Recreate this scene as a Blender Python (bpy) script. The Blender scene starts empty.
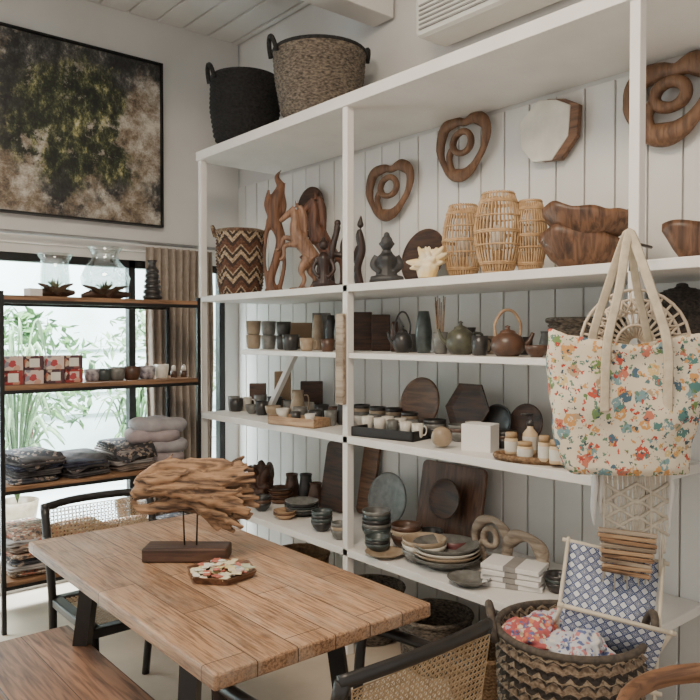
import bpy, bmesh, math, random
from mathutils import Vector, Matrix, noise
random.seed(7)
C=bpy.context.scene.collection
R=math.radians
CH=1.5; CS,CC=.645,.764
# ---------- survey helpers: bearing -> real place on a known plane -------------
def K(u): return (u-350)/734
def yb(u,x): k=K(u); return x*(CC-CS*k)/(CS+CC*k)
def mp(u,x): return x/(CS+CC*K(u))/734
def xb(u,y): k=K(u); return y*(CS+CC*k)/(CC-CS*k)
def mq(u,y): return y/(CC-CS*K(u))/734
def G(u,v,z):
    d=(CH-z)*734/(v-335); l=K(u)*d
    return d*CS+l*CC, d*CC-l*CS
FACE=R(-40.2)
# ---------- materials -------------
MC={}
def nt(name):
    m=bpy.data.materials.new(name); m.use_nodes=True
    t=m.node_tree; b=t.nodes['Principled BSDF']; return m,t,b
def ramp(t,stops,const=False):
    r=t.nodes.new('ShaderNodeValToRGB'); e=r.color_ramp.elements
    if const: r.color_ramp.interpolation='CONSTANT'
    while len(e)<len(stops): e.new(0.5)
    for i,(p,c) in enumerate(stops):
        e[i].position=p; e[i].color=(*c,1)
    return r
def coords(t,scale,which='Object'):
    tc=t.nodes.new('ShaderNodeTexCoord'); mp_=t.nodes.new('ShaderNodeMapping')
    mp_.inputs['Scale'].default_value=scale
    t.links.new(tc.outputs[which],mp_.inputs['Vector']); return mp_.outputs['Vector']
def bump(t,b,src,s,dist=.01):
    n=t.nodes.new('ShaderNodeBump'); n.inputs['Strength'].default_value=s; n.inputs['Distance'].default_value=dist
    t.links.new(src,n.inputs['Height']); t.links.new(n.outputs[0],b.inputs['Normal'])
def plain(name,c,rough=.6,c2=None,scale=12,bmp=.0,metal=0,stretch=(1,1,1),detail=5):
    if name in MC: return MC[name]
    m,t,b=nt(name); b.inputs['Roughness'].default_value=rough; b.inputs['Metallic'].default_value=metal
    c2=c2 or tuple(x*.82 for x in c)
    n=t.nodes.new('ShaderNodeTexNoise'); n.inputs['Scale'].default_value=scale; n.inputs['Detail'].default_value=detail
    t.links.new(coords(t,stretch),n.inputs['Vector'])
    r=ramp(t,[(.35,c2),(.65,c)]); t.links.new(n.outputs['Fac'],r.inputs[0]); t.links.new(r.outputs[0],b.inputs['Base Color'])
    if bmp: bump(t,b,n.outputs['Fac'],bmp)
    MC[name]=m; return m
def wood(name,c,c2,rough=.55,axis=0,scale=6,planks=None,bmp=.25,across=10,along=.9,knots=False):
    if name in MC: return MC[name]
    m,t,b=nt(name); b.inputs['Roughness'].default_value=rough
    s=[across]*3; s[axis]=along
    v=coords(t,tuple(s))
    n=t.nodes.new('ShaderNodeTexNoise'); n.inputs['Scale'].default_value=scale; n.inputs['Detail'].default_value=8; n.inputs['Distortion'].default_value=.6
    t.links.new(v,n.inputs['Vector'])
    r=ramp(t,[(.3,c2),(.45,tuple(.5*(a+q) for a,q in zip(c,c2))),(.55,c),(.75,tuple(min(1,a*1.2) for a in c))])
    t.links.new(n.outputs['Fac'],r.inputs[0]); out=r.outputs[0]
    n2=t.nodes.new('ShaderNodeTexNoise'); n2.inputs['Scale'].default_value=2.2; n2.inputs['Detail'].default_value=3
    s2=[3,3,3]; s2[axis]=1
    t.links.new(coords(t,tuple(s2)),n2.inputs['Vector'])
    mx=t.nodes.new('ShaderNodeMixRGB'); mx.blend_type='MULTIPLY'; mx.inputs[0].default_value=.7
    r2=ramp(t,[(.3,(.6,.55,.5)),(.65,(1.1,1.1,1.1))]); t.links.new(n2.outputs['Fac'],r2.inputs[0])
    t.links.new(out,mx.inputs[1]); t.links.new(r2.outputs[0],mx.inputs[2]); out=mx.outputs[0]
    if knots:
        vo=t.nodes.new('ShaderNodeTexVoronoi'); vo.inputs['Scale'].default_value=4.2
        s3=[1.6]*3; s3[axis]=1; t.links.new(coords(t,tuple(s3)),vo.inputs['Vector'])
        r3=ramp(t,[(.03,(.3,.22,.16)),(.09,(.75,.7,.65)),(.13,(1,1,1))]); t.links.new(vo.outputs['Distance'],r3.inputs[0])
        m3=t.nodes.new('ShaderNodeMixRGB'); m3.blend_type='MULTIPLY'; m3.inputs[0].default_value=.9
        t.links.new(out,m3.inputs[1]); t.links.new(r3.outputs[0],m3.inputs[2]); out=m3.outputs[0]
        # worn grey patina
        n4=t.nodes.new('ShaderNodeTexNoise'); n4.inputs['Scale'].default_value=5; n4.inputs['Detail'].default_value=9; n4.inputs['Roughness'].default_value=.75
        s4=[2.2]*3; s4[axis]=.7; t.links.new(coords(t,tuple(s4)),n4.inputs['Vector'])
        r4=ramp(t,[(.46,(0,0,0)),(.66,(.55,.55,.55))]); t.links.new(n4.outputs['Fac'],r4.inputs[0])
        m4=t.nodes.new('ShaderNodeMixRGB'); m4.inputs[2].default_value=(.46,.38,.3,1); t.links.new(r4.outputs[0],m4.inputs[0]); t.links.new(out,m4.inputs[1]); out=m4.outputs[0]
    if planks:
        br=t.nodes.new('ShaderNodeTexBrick'); br.inputs['Scale'].default_value=1
        br.inputs['Brick Width'].default_value=planks[0]; br.inputs['Row Height'].default_value=planks[1]
        br.inputs['Mortar Size'].default_value=.0016; br.inputs['Color1'].default_value=(1.15,1.12,1.08,1); br.inputs['Color2'].default_value=(.68,.62,.56,1); br.inputs['Mortar'].default_value=(.15,.11,.08,1)
        tc=t.nodes.new('ShaderNodeTexCoord'); mpn=t.nodes.new('ShaderNodeMapping')
        mpn.inputs['Rotation'].default_value=(0,0,R(90) if axis==1 else 0)
        t.links.new(tc.outputs['Object'],mpn.inputs['Vector']); t.links.new(mpn.outputs[0],br.inputs['Vector'])
        m2=t.nodes.new('ShaderNodeMixRGB'); m2.blend_type='MULTIPLY'; m2.inputs[0].default_value=1
        t.links.new(out,m2.inputs[1]); t.links.new(br.outputs['Color'],m2.inputs[2]); out=m2.outputs[0]
    t.links.new(out,b.inputs['Base Color'])
    bump(t,b,n.outputs['Fac'],bmp,.004)
    MC[name]=m; return m
def zig(name,stops,rows=4,teeth=8,amp=.8,bmpn=True):
    m,t,b=nt(name); b.inputs['Roughness'].default_value=.8
    tc=t.nodes.new('ShaderNodeTexCoord'); sp=t.nodes.new('ShaderNodeSeparateXYZ'); t.links.new(tc.outputs['UV'],sp.inputs[0])
    def ma(op,a,bv):
        n=t.nodes.new('ShaderNodeMath'); n.operation=op
        for i,q in enumerate((a,bv)):
            if q is None: continue
            if hasattr(q,'links'): t.links.new(q,n.inputs[i])
            else: n.inputs[i].default_value=q
        return n.outputs[0]
    tri=ma('MULTIPLY',ma('PINGPONG',ma('MULTIPLY',sp.outputs[0],teeth*2.0),1.0),amp)
    f=ma('FRACT',ma('ADD',ma('MULTIPLY',sp.outputs[1],rows),tri),None)
    r=ramp(t,stops,True); t.links.new(f,r.inputs[0])
    n=t.nodes.new('ShaderNodeTexNoise'); n.inputs['Scale'].default_value=90
    t.links.new(tc.outputs['Object'],n.inputs['Vector'])
    mx=t.nodes.new('ShaderNodeMixRGB'); mx.blend_type='MULTIPLY'; mx.inputs[0].default_value=.8
    r2=ramp(t,[(.38,(.35,.3,.26)),(.6,(1,1,1))]); t.links.new(n.outputs['Fac'],r2.inputs[0])
    t.links.new(r.outputs[0],mx.inputs[1]); t.links.new(r2.outputs[0],mx.inputs[2])
    t.links.new(mx.outputs[0],b.inputs['Base Color']); bump(t,b,n.outputs['Fac'],.5,.004)
    return m
def spots(name,base,cols,scale=14,thr=.42,rough=.8,rnd=1,coord='Object',second=None,third=None):
    m,t,b=nt(name); b.inputs['Roughness'].default_value=rough
    v=coords(t,(1,1,1),coord)
    def layer(prev,scale,thr,cols,off):
        nz=t.nodes.new('ShaderNodeTexNoise'); nz.inputs['Scale'].default_value=scale*1.7
        t.links.new(v,nz.inputs['Vector'])
        ad=t.nodes.new('ShaderNodeMixRGB'); ad.blend_type='ADD'; ad.inputs[0].default_value=min(1,off*14/scale)
        t.links.new(v,ad.inputs[1]); t.links.new(nz.outputs['Color'],ad.inputs[2])
        vo=t.nodes.new('ShaderNodeTexVoronoi'); vo.inputs['Scale'].default_value=scale; vo.inputs['Randomness'].default_value=rnd
        t.links.new(ad.outputs[0],vo.inputs['Vector'])
        sp=t.nodes.new('ShaderNodeSeparateXYZ'); t.links.new(vo.outputs['Color'],sp.inputs[0])
        r=ramp(t,[(i/len(cols),c) for i,c in enumerate(cols)],True); t.links.new(sp.outputs[0],r.inputs[0])
        r2=ramp(t,[(0,(1,1,1)),(thr,(0,0,0))],True); t.links.new(vo.outputs['Distance'],r2.inputs[0])
        mx=t.nodes.new('ShaderNodeMixRGB')
        if prev is None: mx.inputs[1].default_value=(*base,1)
        else: t.links.new(prev,mx.inputs[1])
        t.links.new(r2.outputs[0],mx.inputs[0]); t.links.new(r.outputs[0],mx.inputs[2]); return mx.outputs[0]
    o=layer(None,scale,thr,cols,.06)
    if second: o=layer(o,second[0],second[1],second[2],.12)
    if third: o=layer(o,third[0],third[1],third[2],.1)
    t.links.new(o,b.inputs['Base Color'])
    return m
def rings_mat(name,scale=14):
    m,t,b=nt(name); b.inputs['Roughness'].default_value=.8
    vo=t.nodes.new('ShaderNodeTexVoronoi'); vo.inputs['Scale'].default_value=scale; vo.inputs['Randomness'].default_value=0; vo.voronoi_dimensions='2D'; vo.distance='MINKOWSKI'; vo.inputs['Exponent'].default_value=.8
    t.links.new(coords(t,(1,1,1),'UV'),vo.inputs['Vector'])
    w=(.68,.7,.72); bl=(.02,.05,.17)
    r=ramp(t,[(0,w),(.1,bl),(.2,w),(.28,bl),(.42,w),(.48,bl),(.7,w)],True)
    t.links.new(vo.outputs['Distance'],r.inputs[0]); t.links.new(r.outputs[0],b.inputs['Base Color']); return m
def glassm(name,tint=(.8,.9,.9),f=.15):
    m=bpy.data.materials.new(name); m.use_nodes=True; t=m.node_tree; t.nodes.clear()
    o=t.nodes.new('ShaderNodeOutputMaterial'); a=t.nodes.new('ShaderNodeBsdfTransparent'); g=t.nodes.new('ShaderNodeBsdfGlossy'); g.inputs['Roughness'].default_value=.05
    a.inputs[0].default_value=(*tint,1); mx=t.nodes.new('ShaderNodeMixShader'); mx.inputs[0].default_value=f
    t.links.new(a.outputs[0],mx.inputs[1]); t.links.new(g.outputs[0],mx.inputs[2]); t.links.new(mx.outputs[0],o.inputs[0]); return m

WHITE=plain('white_paint',(.76,.73,.69),.5,(.7,.67,.63),5)
WALL=plain('wall_paint',(.66,.65,.63),.7,(.62,.61,.59),3)
BEAD=plain('beadboard_paint',(.72,.71,.68),.55,(.66,.65,.62),3)
BLACK=plain('black_wood',(.01,.009,.009),.4,(.016,.014,.013),20)
BMET=plain('black_metal',(.012,.012,.013),.4,(.016,.016,.016),20,metal=.3)
TEAK=wood('teak',(.2,.1,.052),(.06,.027,.014))
BOWLW=wood('bowl_wood',(.17,.085,.045),(.04,.019,.011),.45,2,5)
DTEAK=wood('dark_teak',(.08,.038,.022),(.022,.011,.008))
RED=wood('red_carved_wood',(.15,.06,.03),(.035,.014,.009),axis=2)
TABLE=wood('table_planks',(.43,.265,.16),(.14,.075,.042),.48,1,6,(.62,.115),.6,26,1.3,True)
BENCH=wood('bench_planks',(.3,.165,.1),(.1,.05,.03),.5,1,5,(2.0,.16),.35,16,1)
DRIFT=wood('driftwood',(.32,.19,.105),(.026,.013,.008),.75,0,5,None,1,14,1.6)
GDRIFT=wood('grey_driftwood',(.42,.34,.26),(.18,.13,.09),.8,0,4,None,.6)
LWOOD=wood('light_wood',(.44,.29,.17),(.26,.15,.08))
RATTAN=plain('rattan',(.52,.35,.19),.6,(.38,.23,.11),40)
CANE=plain('cane',(.42,.3,.17),.6,(.3,.2,.11),40)
CERG=plain('grey_ceramic',(.19,.185,.17),.35,(.1,.1,.09),25)
CERD=plain('dark_ceramic',(.022,.022,.024),.3,(.04,.036,.032),25)
CERW=plain('white_ceramic',(.7,.66,.58),.3,(.58,.54,.47),12)
CERB=plain('brown_ceramic',(.12,.06,.035),.35,(.05,.025,.016),20)
CERT=plain('teal_ceramic',(.075,.095,.09),.3,(.03,.038,.038),20)
CERS=plain('sand_ceramic',(.38,.29,.2),.4,(.27,.2,.13),20)
CERO=plain('green_ceramic',(.1,.1,.065),.3,(.04,.04,.032),20)
# ---------- mesh tools -------------
def NB():
    bm=bmesh.new(); bm.loops.layers.uv.new('UVMap'); return bm
def ob(name,bm,mat,smooth=True,bev=0,label=None):
    bmesh.ops.recalc_face_normals(bm,faces=bm.faces)
    me=bpy.data.meshes.new(name); bm.to_mesh(me); bm.free()
    if smooth:
        for p in me.polygons: p.use_smooth=True
    o=bpy.data.objects.new(name,me); C.objects.link(o); me.materials.append(mat)
    if bev:
        b=o.modifiers.new('b','BEVEL'); b.width=bev; b.segments=2; b.limit_method='ANGLE'
    if label: o['label']=label
    return o
def bx(bm,c,s,rot=None):
    M=Matrix.Translation(c)
    if rot is not None: M=M@rot
    M=M@Matrix.Diagonal((*s,1)); return bmesh.ops.create_cube(bm,size=1,matrix=M,calc_uvs=True)
def box(name,c,s,mat,bev=.003,rot=None):
    bm=NB(); bx(bm,c,s,rot); return ob(name,bm,mat,False,bev)
def lathe(bm,prof,n=32,off=(0,0,0),M=None):
    uv=bm.loops.layers.uv.active
    rows=[]
    for r,z in prof:
        if r<1e-6: vs=[bm.verts.new((off[0],off[1],off[2]+z))]*n; 
        else: vs=[bm.verts.new((off[0]+r*math.cos(2*math.pi*j/n),off[1]+r*math.sin(2*math.pi*j/n),off[2]+z)) for j in range(n)]
        rows.append(vs)
    hmax=max(p[1] for p in prof) or 1
    for i in range(len(prof)-1):
        for j in range(n):
            k=(j+1)%n; q=[(rows[i][j],j,i),(rows[i][k],j+1,i),(rows[i+1][k],j+1,i+1),(rows[i+1][j],j,i+1)]
            seen=[];qq=[]
            for e in q:
                if e[0] not in seen: seen.append(e[0]); qq.append(e)
            if len(qq)<3: continue
            f=bm.faces.new([e[0] for e in qq])
            for l,e in zip(f.loops,qq): l[uv].uv=(e[1]/n,prof[e[2]][1]/hmax)
    if M is not None: bmesh.ops.transform(bm,matrix=M,verts=[v for row in rows for v in set(row)])
def shell(prof,t):
    inner=[(max(r-t,0.0),max(z,prof[0][1]+t)) for r,z in reversed(prof)]
    out=[(0,prof[0][1])]+list(prof)+inner
    out[-1]=(out[-1][0],prof[0][1]+t); out.append((0,prof[0][1]+t))
    return out
def sweep(bm,pts,rad,n=8,closed=False,sc=(1,1),up=None,cap=True):
    pts=[Vector(p) for p in pts]; m=len(pts)
    if not hasattr(rad,'__len__'): rad=[rad]*m
    uv=bm.loops.layers.uv.active
    rings=[];a=None
    for i in range(m):
        t=(pts[(i+1)%m]-pts[i-1]) if closed else (pts[min(i+1,m-1)]-pts[max(i-1,0)])
        if t.length<1e-9: t=Vector((0,0,1))
        t.normalize()
        if a is None:
            ref=Vector(up) if up else (Vector((0,0,1)) if abs(t.z)<.9 else Vector((1,0,0)))
            a=t.cross(ref).normalized()
        else: a=(a-t*a.dot(t)).normalized()
        b=t.cross(a)
        rings.append([bm.verts.new(pts[i]+(a*math.cos(2*math.pi*j/n)*sc[0]+b*math.sin(2*math.pi*j/n)*sc[1])*rad[i]) for j in range(n)])
    for i in range(m if closed else m-1):
        q=rings[(i+1)%m]
        for j in range(n):
            k=(j+1)%n; f=bm.faces.new((rings[i][j],rings[i][k],q[k],q[j]))
            for l,c in zip(f.loops,((i,j),(i,j+1),(i+1,j+1),(i+1,j))): l[uv].uv=(c[1]/n,c[0]/m)
    if cap and not closed: bm.faces.new(rings[0]); bm.faces.new(rings[-1])
def spl(P,k=6,closed=False):
    P=[Vector(p) for p in P]; n=len(P); out=[]
    for i in range(n if closed else n-1):
        g=(lambda j:P[j%n]) if closed else (lambda j:P[max(0,min(n-1,j))])
        a,b,c,d=g(i-1),g(i),g(i+1),g(i+2)
        for s in range(k):
            t=s/k; out.append(.5*((2*b)+(c-a)*t+(2*a-5*b+4*c-d)*t*t+(3*b-a-3*c+d)*t**3))
    if not closed: out.append(P[-1])
    return out
def loft(bm,secs,n=40,cap=True):
    uv=bm.loops.layers.uv.active; rings=[]
    for s in secs:
        z,hw,hd,p=s[:4]; cx,cy=(s[4],s[5]) if len(s)>5 else (0,0)
        ring=[]
        for j in range(n):
            a=2*math.pi*j/n; c,si=math.cos(a),math.sin(a)
            ring.append(bm.verts.new((cx+hw*math.copysign(abs(c)**(2/p),c),cy+hd*math.copysign(abs(si)**(2/p),si),z)))
        rings.append(ring)
    for i in range(len(rings)-1):
        for j in range(n):
            k=(j+1)%n; f=bm.faces.new((rings[i][j],rings[i][k],rings[i+1][k],rings[i+1][j]))
            for l,c in zip(f.loops,((i,j),(i,j+1),(i+1,j+1),(i+1,j))): l[uv].uv=(c[1]/n,c[0]/len(rings))
    if cap: bm.faces.new(rings[0]); bm.faces.new(rings[-1])
def slab(bm,out,t,holes=None,M=None):
    vs=[bm.verts.new((x,-t/2,z)) for x,z in out]; ws=[bm.verts.new((x,t/2,z)) for x,z in out]
    n=len(out); bm.faces.new(vs); bm.faces.new(ws[::-1])
    for i in range(n): bm.faces.new((vs[i],vs[(i+1)%n],ws[(i+1)%n],ws[i]))
    if M is not None: bmesh.ops.transform(bm,matrix=M,verts=vs+ws)
def thing(name,label,cat,loc,rot=0,parts=(),group=None,tilt=None):
    parts=list(parts)
    if len(parts)==1:
        o=parts[0]; o.name=name
    else:
        o=bpy.data.objects.new(name,None); C.objects.link(o); o.empty_display_size=.05
        for p in parts: p.parent=o
    o.location=loc; o.rotation_euler=(tilt[0],tilt[1],rot) if tilt else (0,0,rot)
    o['label']=label; o['category']=cat
    if group: o['group']=group
    return o
def structure(o,name): o.name=name; o['kind']='structure'; return o
def noisy(o,amp,sc=20):
    for v in o.data.vertices:
        d=noise.noise_vector(v.co*sc); v.co+=Vector(d)*amp
    return o
# ---------- room -------------
XW=2.77; YW=4.5; ZC=3.56
FLOOR=plain('floor_concrete',(.5,.42,.33),.45,(.38,.31,.24),2.5)
structure(box('floor',(.1,1.2,-.05),(5.7,7,.1),FLOOR,0),'floor')
bm=NB(); bx(bm,(.1,1.2,ZC+.05),(5.7,7,.1))
CEIL=plain('ceiling_paint',(.66,.65,.63),.6,(.62,.61,.59),4)
structure(ob('ceiling',bm,CEIL,False),'ceiling')
bm=NB(); x=-2.6
while x<XW-.01:
    w=min(.182,XW-x); bx(bm,(x+w/2,1.25,ZC-.008),(w-.012,6.5,.016)); x+=.19
o=ob('trim_1',bm,CEIL,False,.003); structure(o,'trim_1')
structure(box('wall_right',(XW+.06,1.2,ZC/2),(.1,6.8,ZC),WALL,0),'wall_right')
bm=NB(); y=-1.2
while y<YW-.02:
    w=min(.138,YW-y); bx(bm,(XW+.004,y+w/2,1.27),(.02,w-.006,2.54)); y+=.14
o=ob('trim_2',bm,BEAD,False,.003); structure(o,'trim_2')
bm=NB(); WX0,WX1,WZ0,WZ1=-1.6,2.66,.1,1.98
bx(bm,((-2.7+XW)/2,YW+.06,(WZ1+ZC)/2),(XW+2.7,.12,ZC-WZ1)); bx(bm,((-2.7+XW)/2,YW+.06,WZ0/2),(XW+2.7,.12,WZ0))
bx(bm,((-2.7+WX0)/2,YW+.06,(WZ0+WZ1)/2),(WX0+2.7,.12,WZ1-WZ0)); bx(bm,((XW+WX1)/2,YW+.06,(WZ0+WZ1)/2),(XW-WX1,.12,WZ1-WZ0))
structure(ob('wall_back',bm,WALL,False),'wall_back')
bm=NB(); H=WZ1-WZ0; zc=(WZ0+WZ1)/2
for xx in (WX0+.02,-.3,.9,1.98,WX1-.02): bx(bm,(xx,YW+.04,zc),(.045,.06,H))
for zz in (WZ0+.02,WZ1-.025): bx(bm,((WX0+WX1)/2,YW+.04,zz),(WX1-WX0,.06,.05))
fr=ob('window_frame',bm,BMET,False,.003)
bm=NB(); bx(bm,((WX0+WX1)/2,YW+.05,zc),(WX1-WX0,.006,H)); gl=ob('window_pane',bm,glassm('pane',(.97,.99,.99),.03),False)
w=bpy.data.objects.new('window_1',None); C.objects.link(w); w['kind']='structure'; fr.parent=w; gl.parent=w
structure(box('trim_3',(.9,2.98,3.38),(3.72,.16,.34),WHITE,.005),'trim_3')
structure(box('trim_4',(.1,YW-.012,2.06),(5.2,.025,.05),WHITE,.004),'trim_4')
# ---------- outside -------------
bm=NB(); bx(bm,(.5,7.6,-.06),(12,6.0,.1)); structure(ob('ground',bm,plain('paving',(.75,.77,.76),.8,(.6,.62,.61),2),False),'floor_terrace')
bm=NB(); bx(bm,(2,9.6,1.5),(14,.1,3.0))
for i in range(4): bx(bm,(2,9.5,.5+i*.28),(14,.03,.05))
for i in range(9): bx(bm,(-4+i*1.4,9.45,1.0),(.05,.05,1.0))
structure(ob('wall_terrace',bm,plain('terrace_paint',(.8,.88,.88),.8,(.55,.68,.64),1.2),False,0),'wall_terrace')
LEAF=plain('leaf',(.12,.24,.07),.5,(.03,.09,.03),8); LEAF2=plain('pale_leaf',(.3,.42,.24),.5,(.1,.2,.08),8)
def plant(loc,h,n,spread,mat,pot,label,lw=.03):
    bm=NB()
    for i in range(n):
        a=random.uniform(0,6.28); s=random.uniform(.4,1)*spread; hh=h*random.uniform(.3,1)
        P=[(0,0,.26),(math.cos(a)*s*.4,math.sin(a)*s*.4,.26+hh*.7),(math.cos(a)*s*.8,math.sin(a)*s*.8,.26+hh*.95),(math.cos(a)*s*1.2,math.sin(a)*s*1.2,.26+hh*.75)]
        q=spl(P,4); m=len(q); sweep(bm,q,[lw*math.sin(math.pi*(j+.6)/(m+.3)) for j in range(m)],5,sc=(1,.12))
    f=ob('foliage',bm,mat)
    bm=NB(); lathe(bm,shell([(.1,0),(.13,.15),(.15,.28)],.012),20); p=ob('pot',bm,pot)
    thing('potted_plant',label,'plant',loc,0,(f,p))
def bush(loc,r,label,mat):
    # leafy shrub: many small leaf blades on a rounded crown, short trunk
    bm=NB()
    for i in range(520):
        a=random.uniform(0,6.28); e=random.uniform(-.9,1.5); rr=r*random.uniform(.6,1.05)
        p=Vector((math.cos(a)*math.cos(e)*rr,math.sin(a)*math.cos(e)*rr,.75+r*.6+math.sin(e)*rr)); d=Vector((random.uniform(-1,1),random.uniform(-1,1),random.uniform(-.6,1))).normalized()*random.uniform(.05,.11)
        n_=d.cross(Vector((random.uniform(-1,1),random.uniform(-1,1),1))).normalized()*.028
        v=[bm.verts.new(q) for q in (p-d,p+n_,p+d,p-n_)]; bm.faces.new(v)
    f=ob('foliage',bm,mat,False)
    bm=NB(); sweep(bm,[(0,0,0),(.02,0,.4),(0,.02,.8+r*.4)],[.04,.03,.015],8); tr=ob('trunk',bm,DTEAK)
    thing('garden_bush',label,'bush',loc,0,(f,tr))
plant((1.62,5.75,-.01),1.45,56,.4,LEAF2,CERS,'tall arching palm in a pot outside the window',.026)
plant((2.3,5.2,-.01),.95,50,.25,LEAF,CERB,'bushy green plant in brown pot outside window',.02)
plant((1.05,5.2,-.01),.85,60,.28,LEAF,CERG,'leafy green plant in grey pot outside window',.02)
plant((3.1,6.2,-.01),1.4,50,.4,LEAF,CERG,'tall green plant on the bright terrace')
bush((2.2,7.4,-.05),.65,'rounded green shrub on the terrace outside the window',LEAF)
bush((3.7,7.8,-.05),.7,'pale green shrub near the terrace wall',LEAF2)
bush((.9,7.6,-.05),.6,'low green shrub outside beside the palms',LEAF)
# ---------- painting -------------
m,t,b=nt('abstract_paint'); b.inputs['Roughness'].default_value=.6
def nz(sc,det,ro,st,dis=0):
    n=t.nodes.new('ShaderNodeTexNoise'); n.inputs['Scale'].default_value=sc; n.inputs['Detail'].default_value=det; n.inputs['Roughness'].default_value=ro; n.inputs['Distortion'].default_value=dis; t.links.new(coords(t,st),n.inputs['Vector']); return n.outputs['Fac']
def mixc(f,a,c):
    x=t.nodes.new('ShaderNodeMixRGB'); t.links.new(f,x.inputs[0]); t.links.new(a,x.inputs[1]); t.links.new(c,x.inputs[2]); return x.outputs[0]
def rp(src,st): r=ramp(t,st); t.links.new(src,r.inputs[0]); return r.outputs[0]
base=rp(nz(3.4,12,.82,(1,1,.7)),[(.4,(.01,.01,.012)),(.49,(.03,.03,.03)),(.55,(.09,.088,.08)),(.6,(.3,.28,.24)),(.66,(.55,.52,.45))])
pale=rp(nz(5,12,.85,(1,1,1)),[(.38,(.05,.04,.035)),(.46,(.2,.15,.1)),(.52,(.34,.3,.25)),(.6,(.58,.54,.47))])
green=rp(nz(7,12,.82,(1.4,1,.9)),[(.43,(.006,.009,.007)),(.5,(.022,.03,.015)),(.55,(.09,.1,.045)),(.6,(.34,.32,.14)),(.66,(.6,.56,.38))])
def blob(cx_,cz_,sx,sz):
    g=t.nodes.new('ShaderNodeTexGradient'); g.gradient_type='SPHERICAL'
    tc=t.nodes.new('ShaderNodeTexCoord'); mpn=t.nodes.new('ShaderNodeMapping'); mpn.inputs['Scale'].default_value=(sx,.3,sz); mpn.inputs['Location'].default_value=(-cx_*sx,0,-cz_*sz)
    t.links.new(tc.outputs['Object'],mpn.inputs[0]); t.links.new(mpn.outputs[0],g.inputs[0])
    ad=t.nodes.new('ShaderNodeMath'); ad.operation='ADD'; t.links.new(g.outputs['Fac'],ad.inputs[0])
    n=nz(3.3,10,.75,(1,1,1)); s_=t.nodes.new('ShaderNodeMath'); s_.operation='MULTIPLY_ADD'; s_.inputs[1].default_value=2.6; s_.inputs[2].default_value=-1.32; t.links.new(n,s_.inputs[0]); t.links.new(s_.outputs[0],ad.inputs[1])
    return rp(ad.outputs[0],[(.12,(0,0,0)),(.4,(1,1,1))])
c=mixc(blob(.2,.0,1.5,1.8),base,green)
c=mixc(blob(-.4,-.45,2.0,2.9),c,pale); c=mixc(blob(.45,-.52,1.9,3.2),c,pale); c=mixc(blob(.62,.1,5,2),c,pale)
t.links.new(c,b.inputs['Base Color'])
PX0,PX1,PZ0,PZ1=.74,2.17,2.20,3.26; pw,ph=PX1-PX0,PZ1-PZ0
cv=box('canvas',(0,0,0),(pw-.03,.025,ph-.03),m,0)
bm=NB()
for s in (-1,1): bx(bm,(s*(pw/2-.006),-.005,0),(.012,.05,ph)); bx(bm,(0,-.005,s*(ph/2-.006)),(pw,.05,.012))
thing('framed_painting','abstract dark green and black painting in thin black frame','painting',((PX0+PX1)/2,YW-.025,(PZ0+PZ1)/2),0,(cv,ob('picture_frame',bm,BMET,False)))
# ---------- shelf unit -------------
XF=2.187; LV=[2.61,1.735,1.417,1.03,.50]; YP=[4.0,2.625,1.2]
parts=[]
for y in YP+[-.2]: parts.append(box('post',(XF+.02,y,(2.56)/2),(.04,.036,2.56),WHITE,.003))
def board(y0,y1,z,x0=XF,x1=XW-.012,t=.035): return box('shelf_board',((x0+x1)/2,(y0+y1)/2,z-t/2),(x1-x0,y1-y0,t),WHITE,.003)
parts+= [board(-.25,4.03,2.61,XF-.01,XW-.012,.055)]
for z,(a,b2) in ((LV[1],(-.2,4.0)),(LV[3],(1.22,4.0)),(LV[4],(1.22,4.0))):
    parts+=[board(a,b2,z)]
parts+=[board(2.65,3.55,LV[2],t=.025),board(1.22,2.6,LV[2],t=.025),board(-.18,1.18,LV[2],XF+.1,t=.025)]
bm=NB(); bx(bm,(2.45,3.5,1.24),(.03,.03,.42),Matrix.Rotation(R(38),4,'X')); parts.append(ob('diagonal_brace',bm,WHITE,False))
thing('shelving_unit','tall white painted wooden shelving against the panelled wall','shelf',(0,0,0),0,parts)
acb=box('body',(0,0,0),(.22,.86,.28),plain('ac_plastic',(.7,.68,.63),.4,(.67,.65,.6)),.03)
bm=NB()
for i in range(6): bx(bm,(-.112,0,-.11+i*.022),(.012,.78,.007))
vent=ob('vent_louver',bm,plain('ac_grey',(.3,.29,.27),.5),False)
thing('air_conditioner','white wall-mounted air conditioner above the shelving','air conditioner',(2.65,2.1,3.07),0,(acb,vent))
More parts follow.
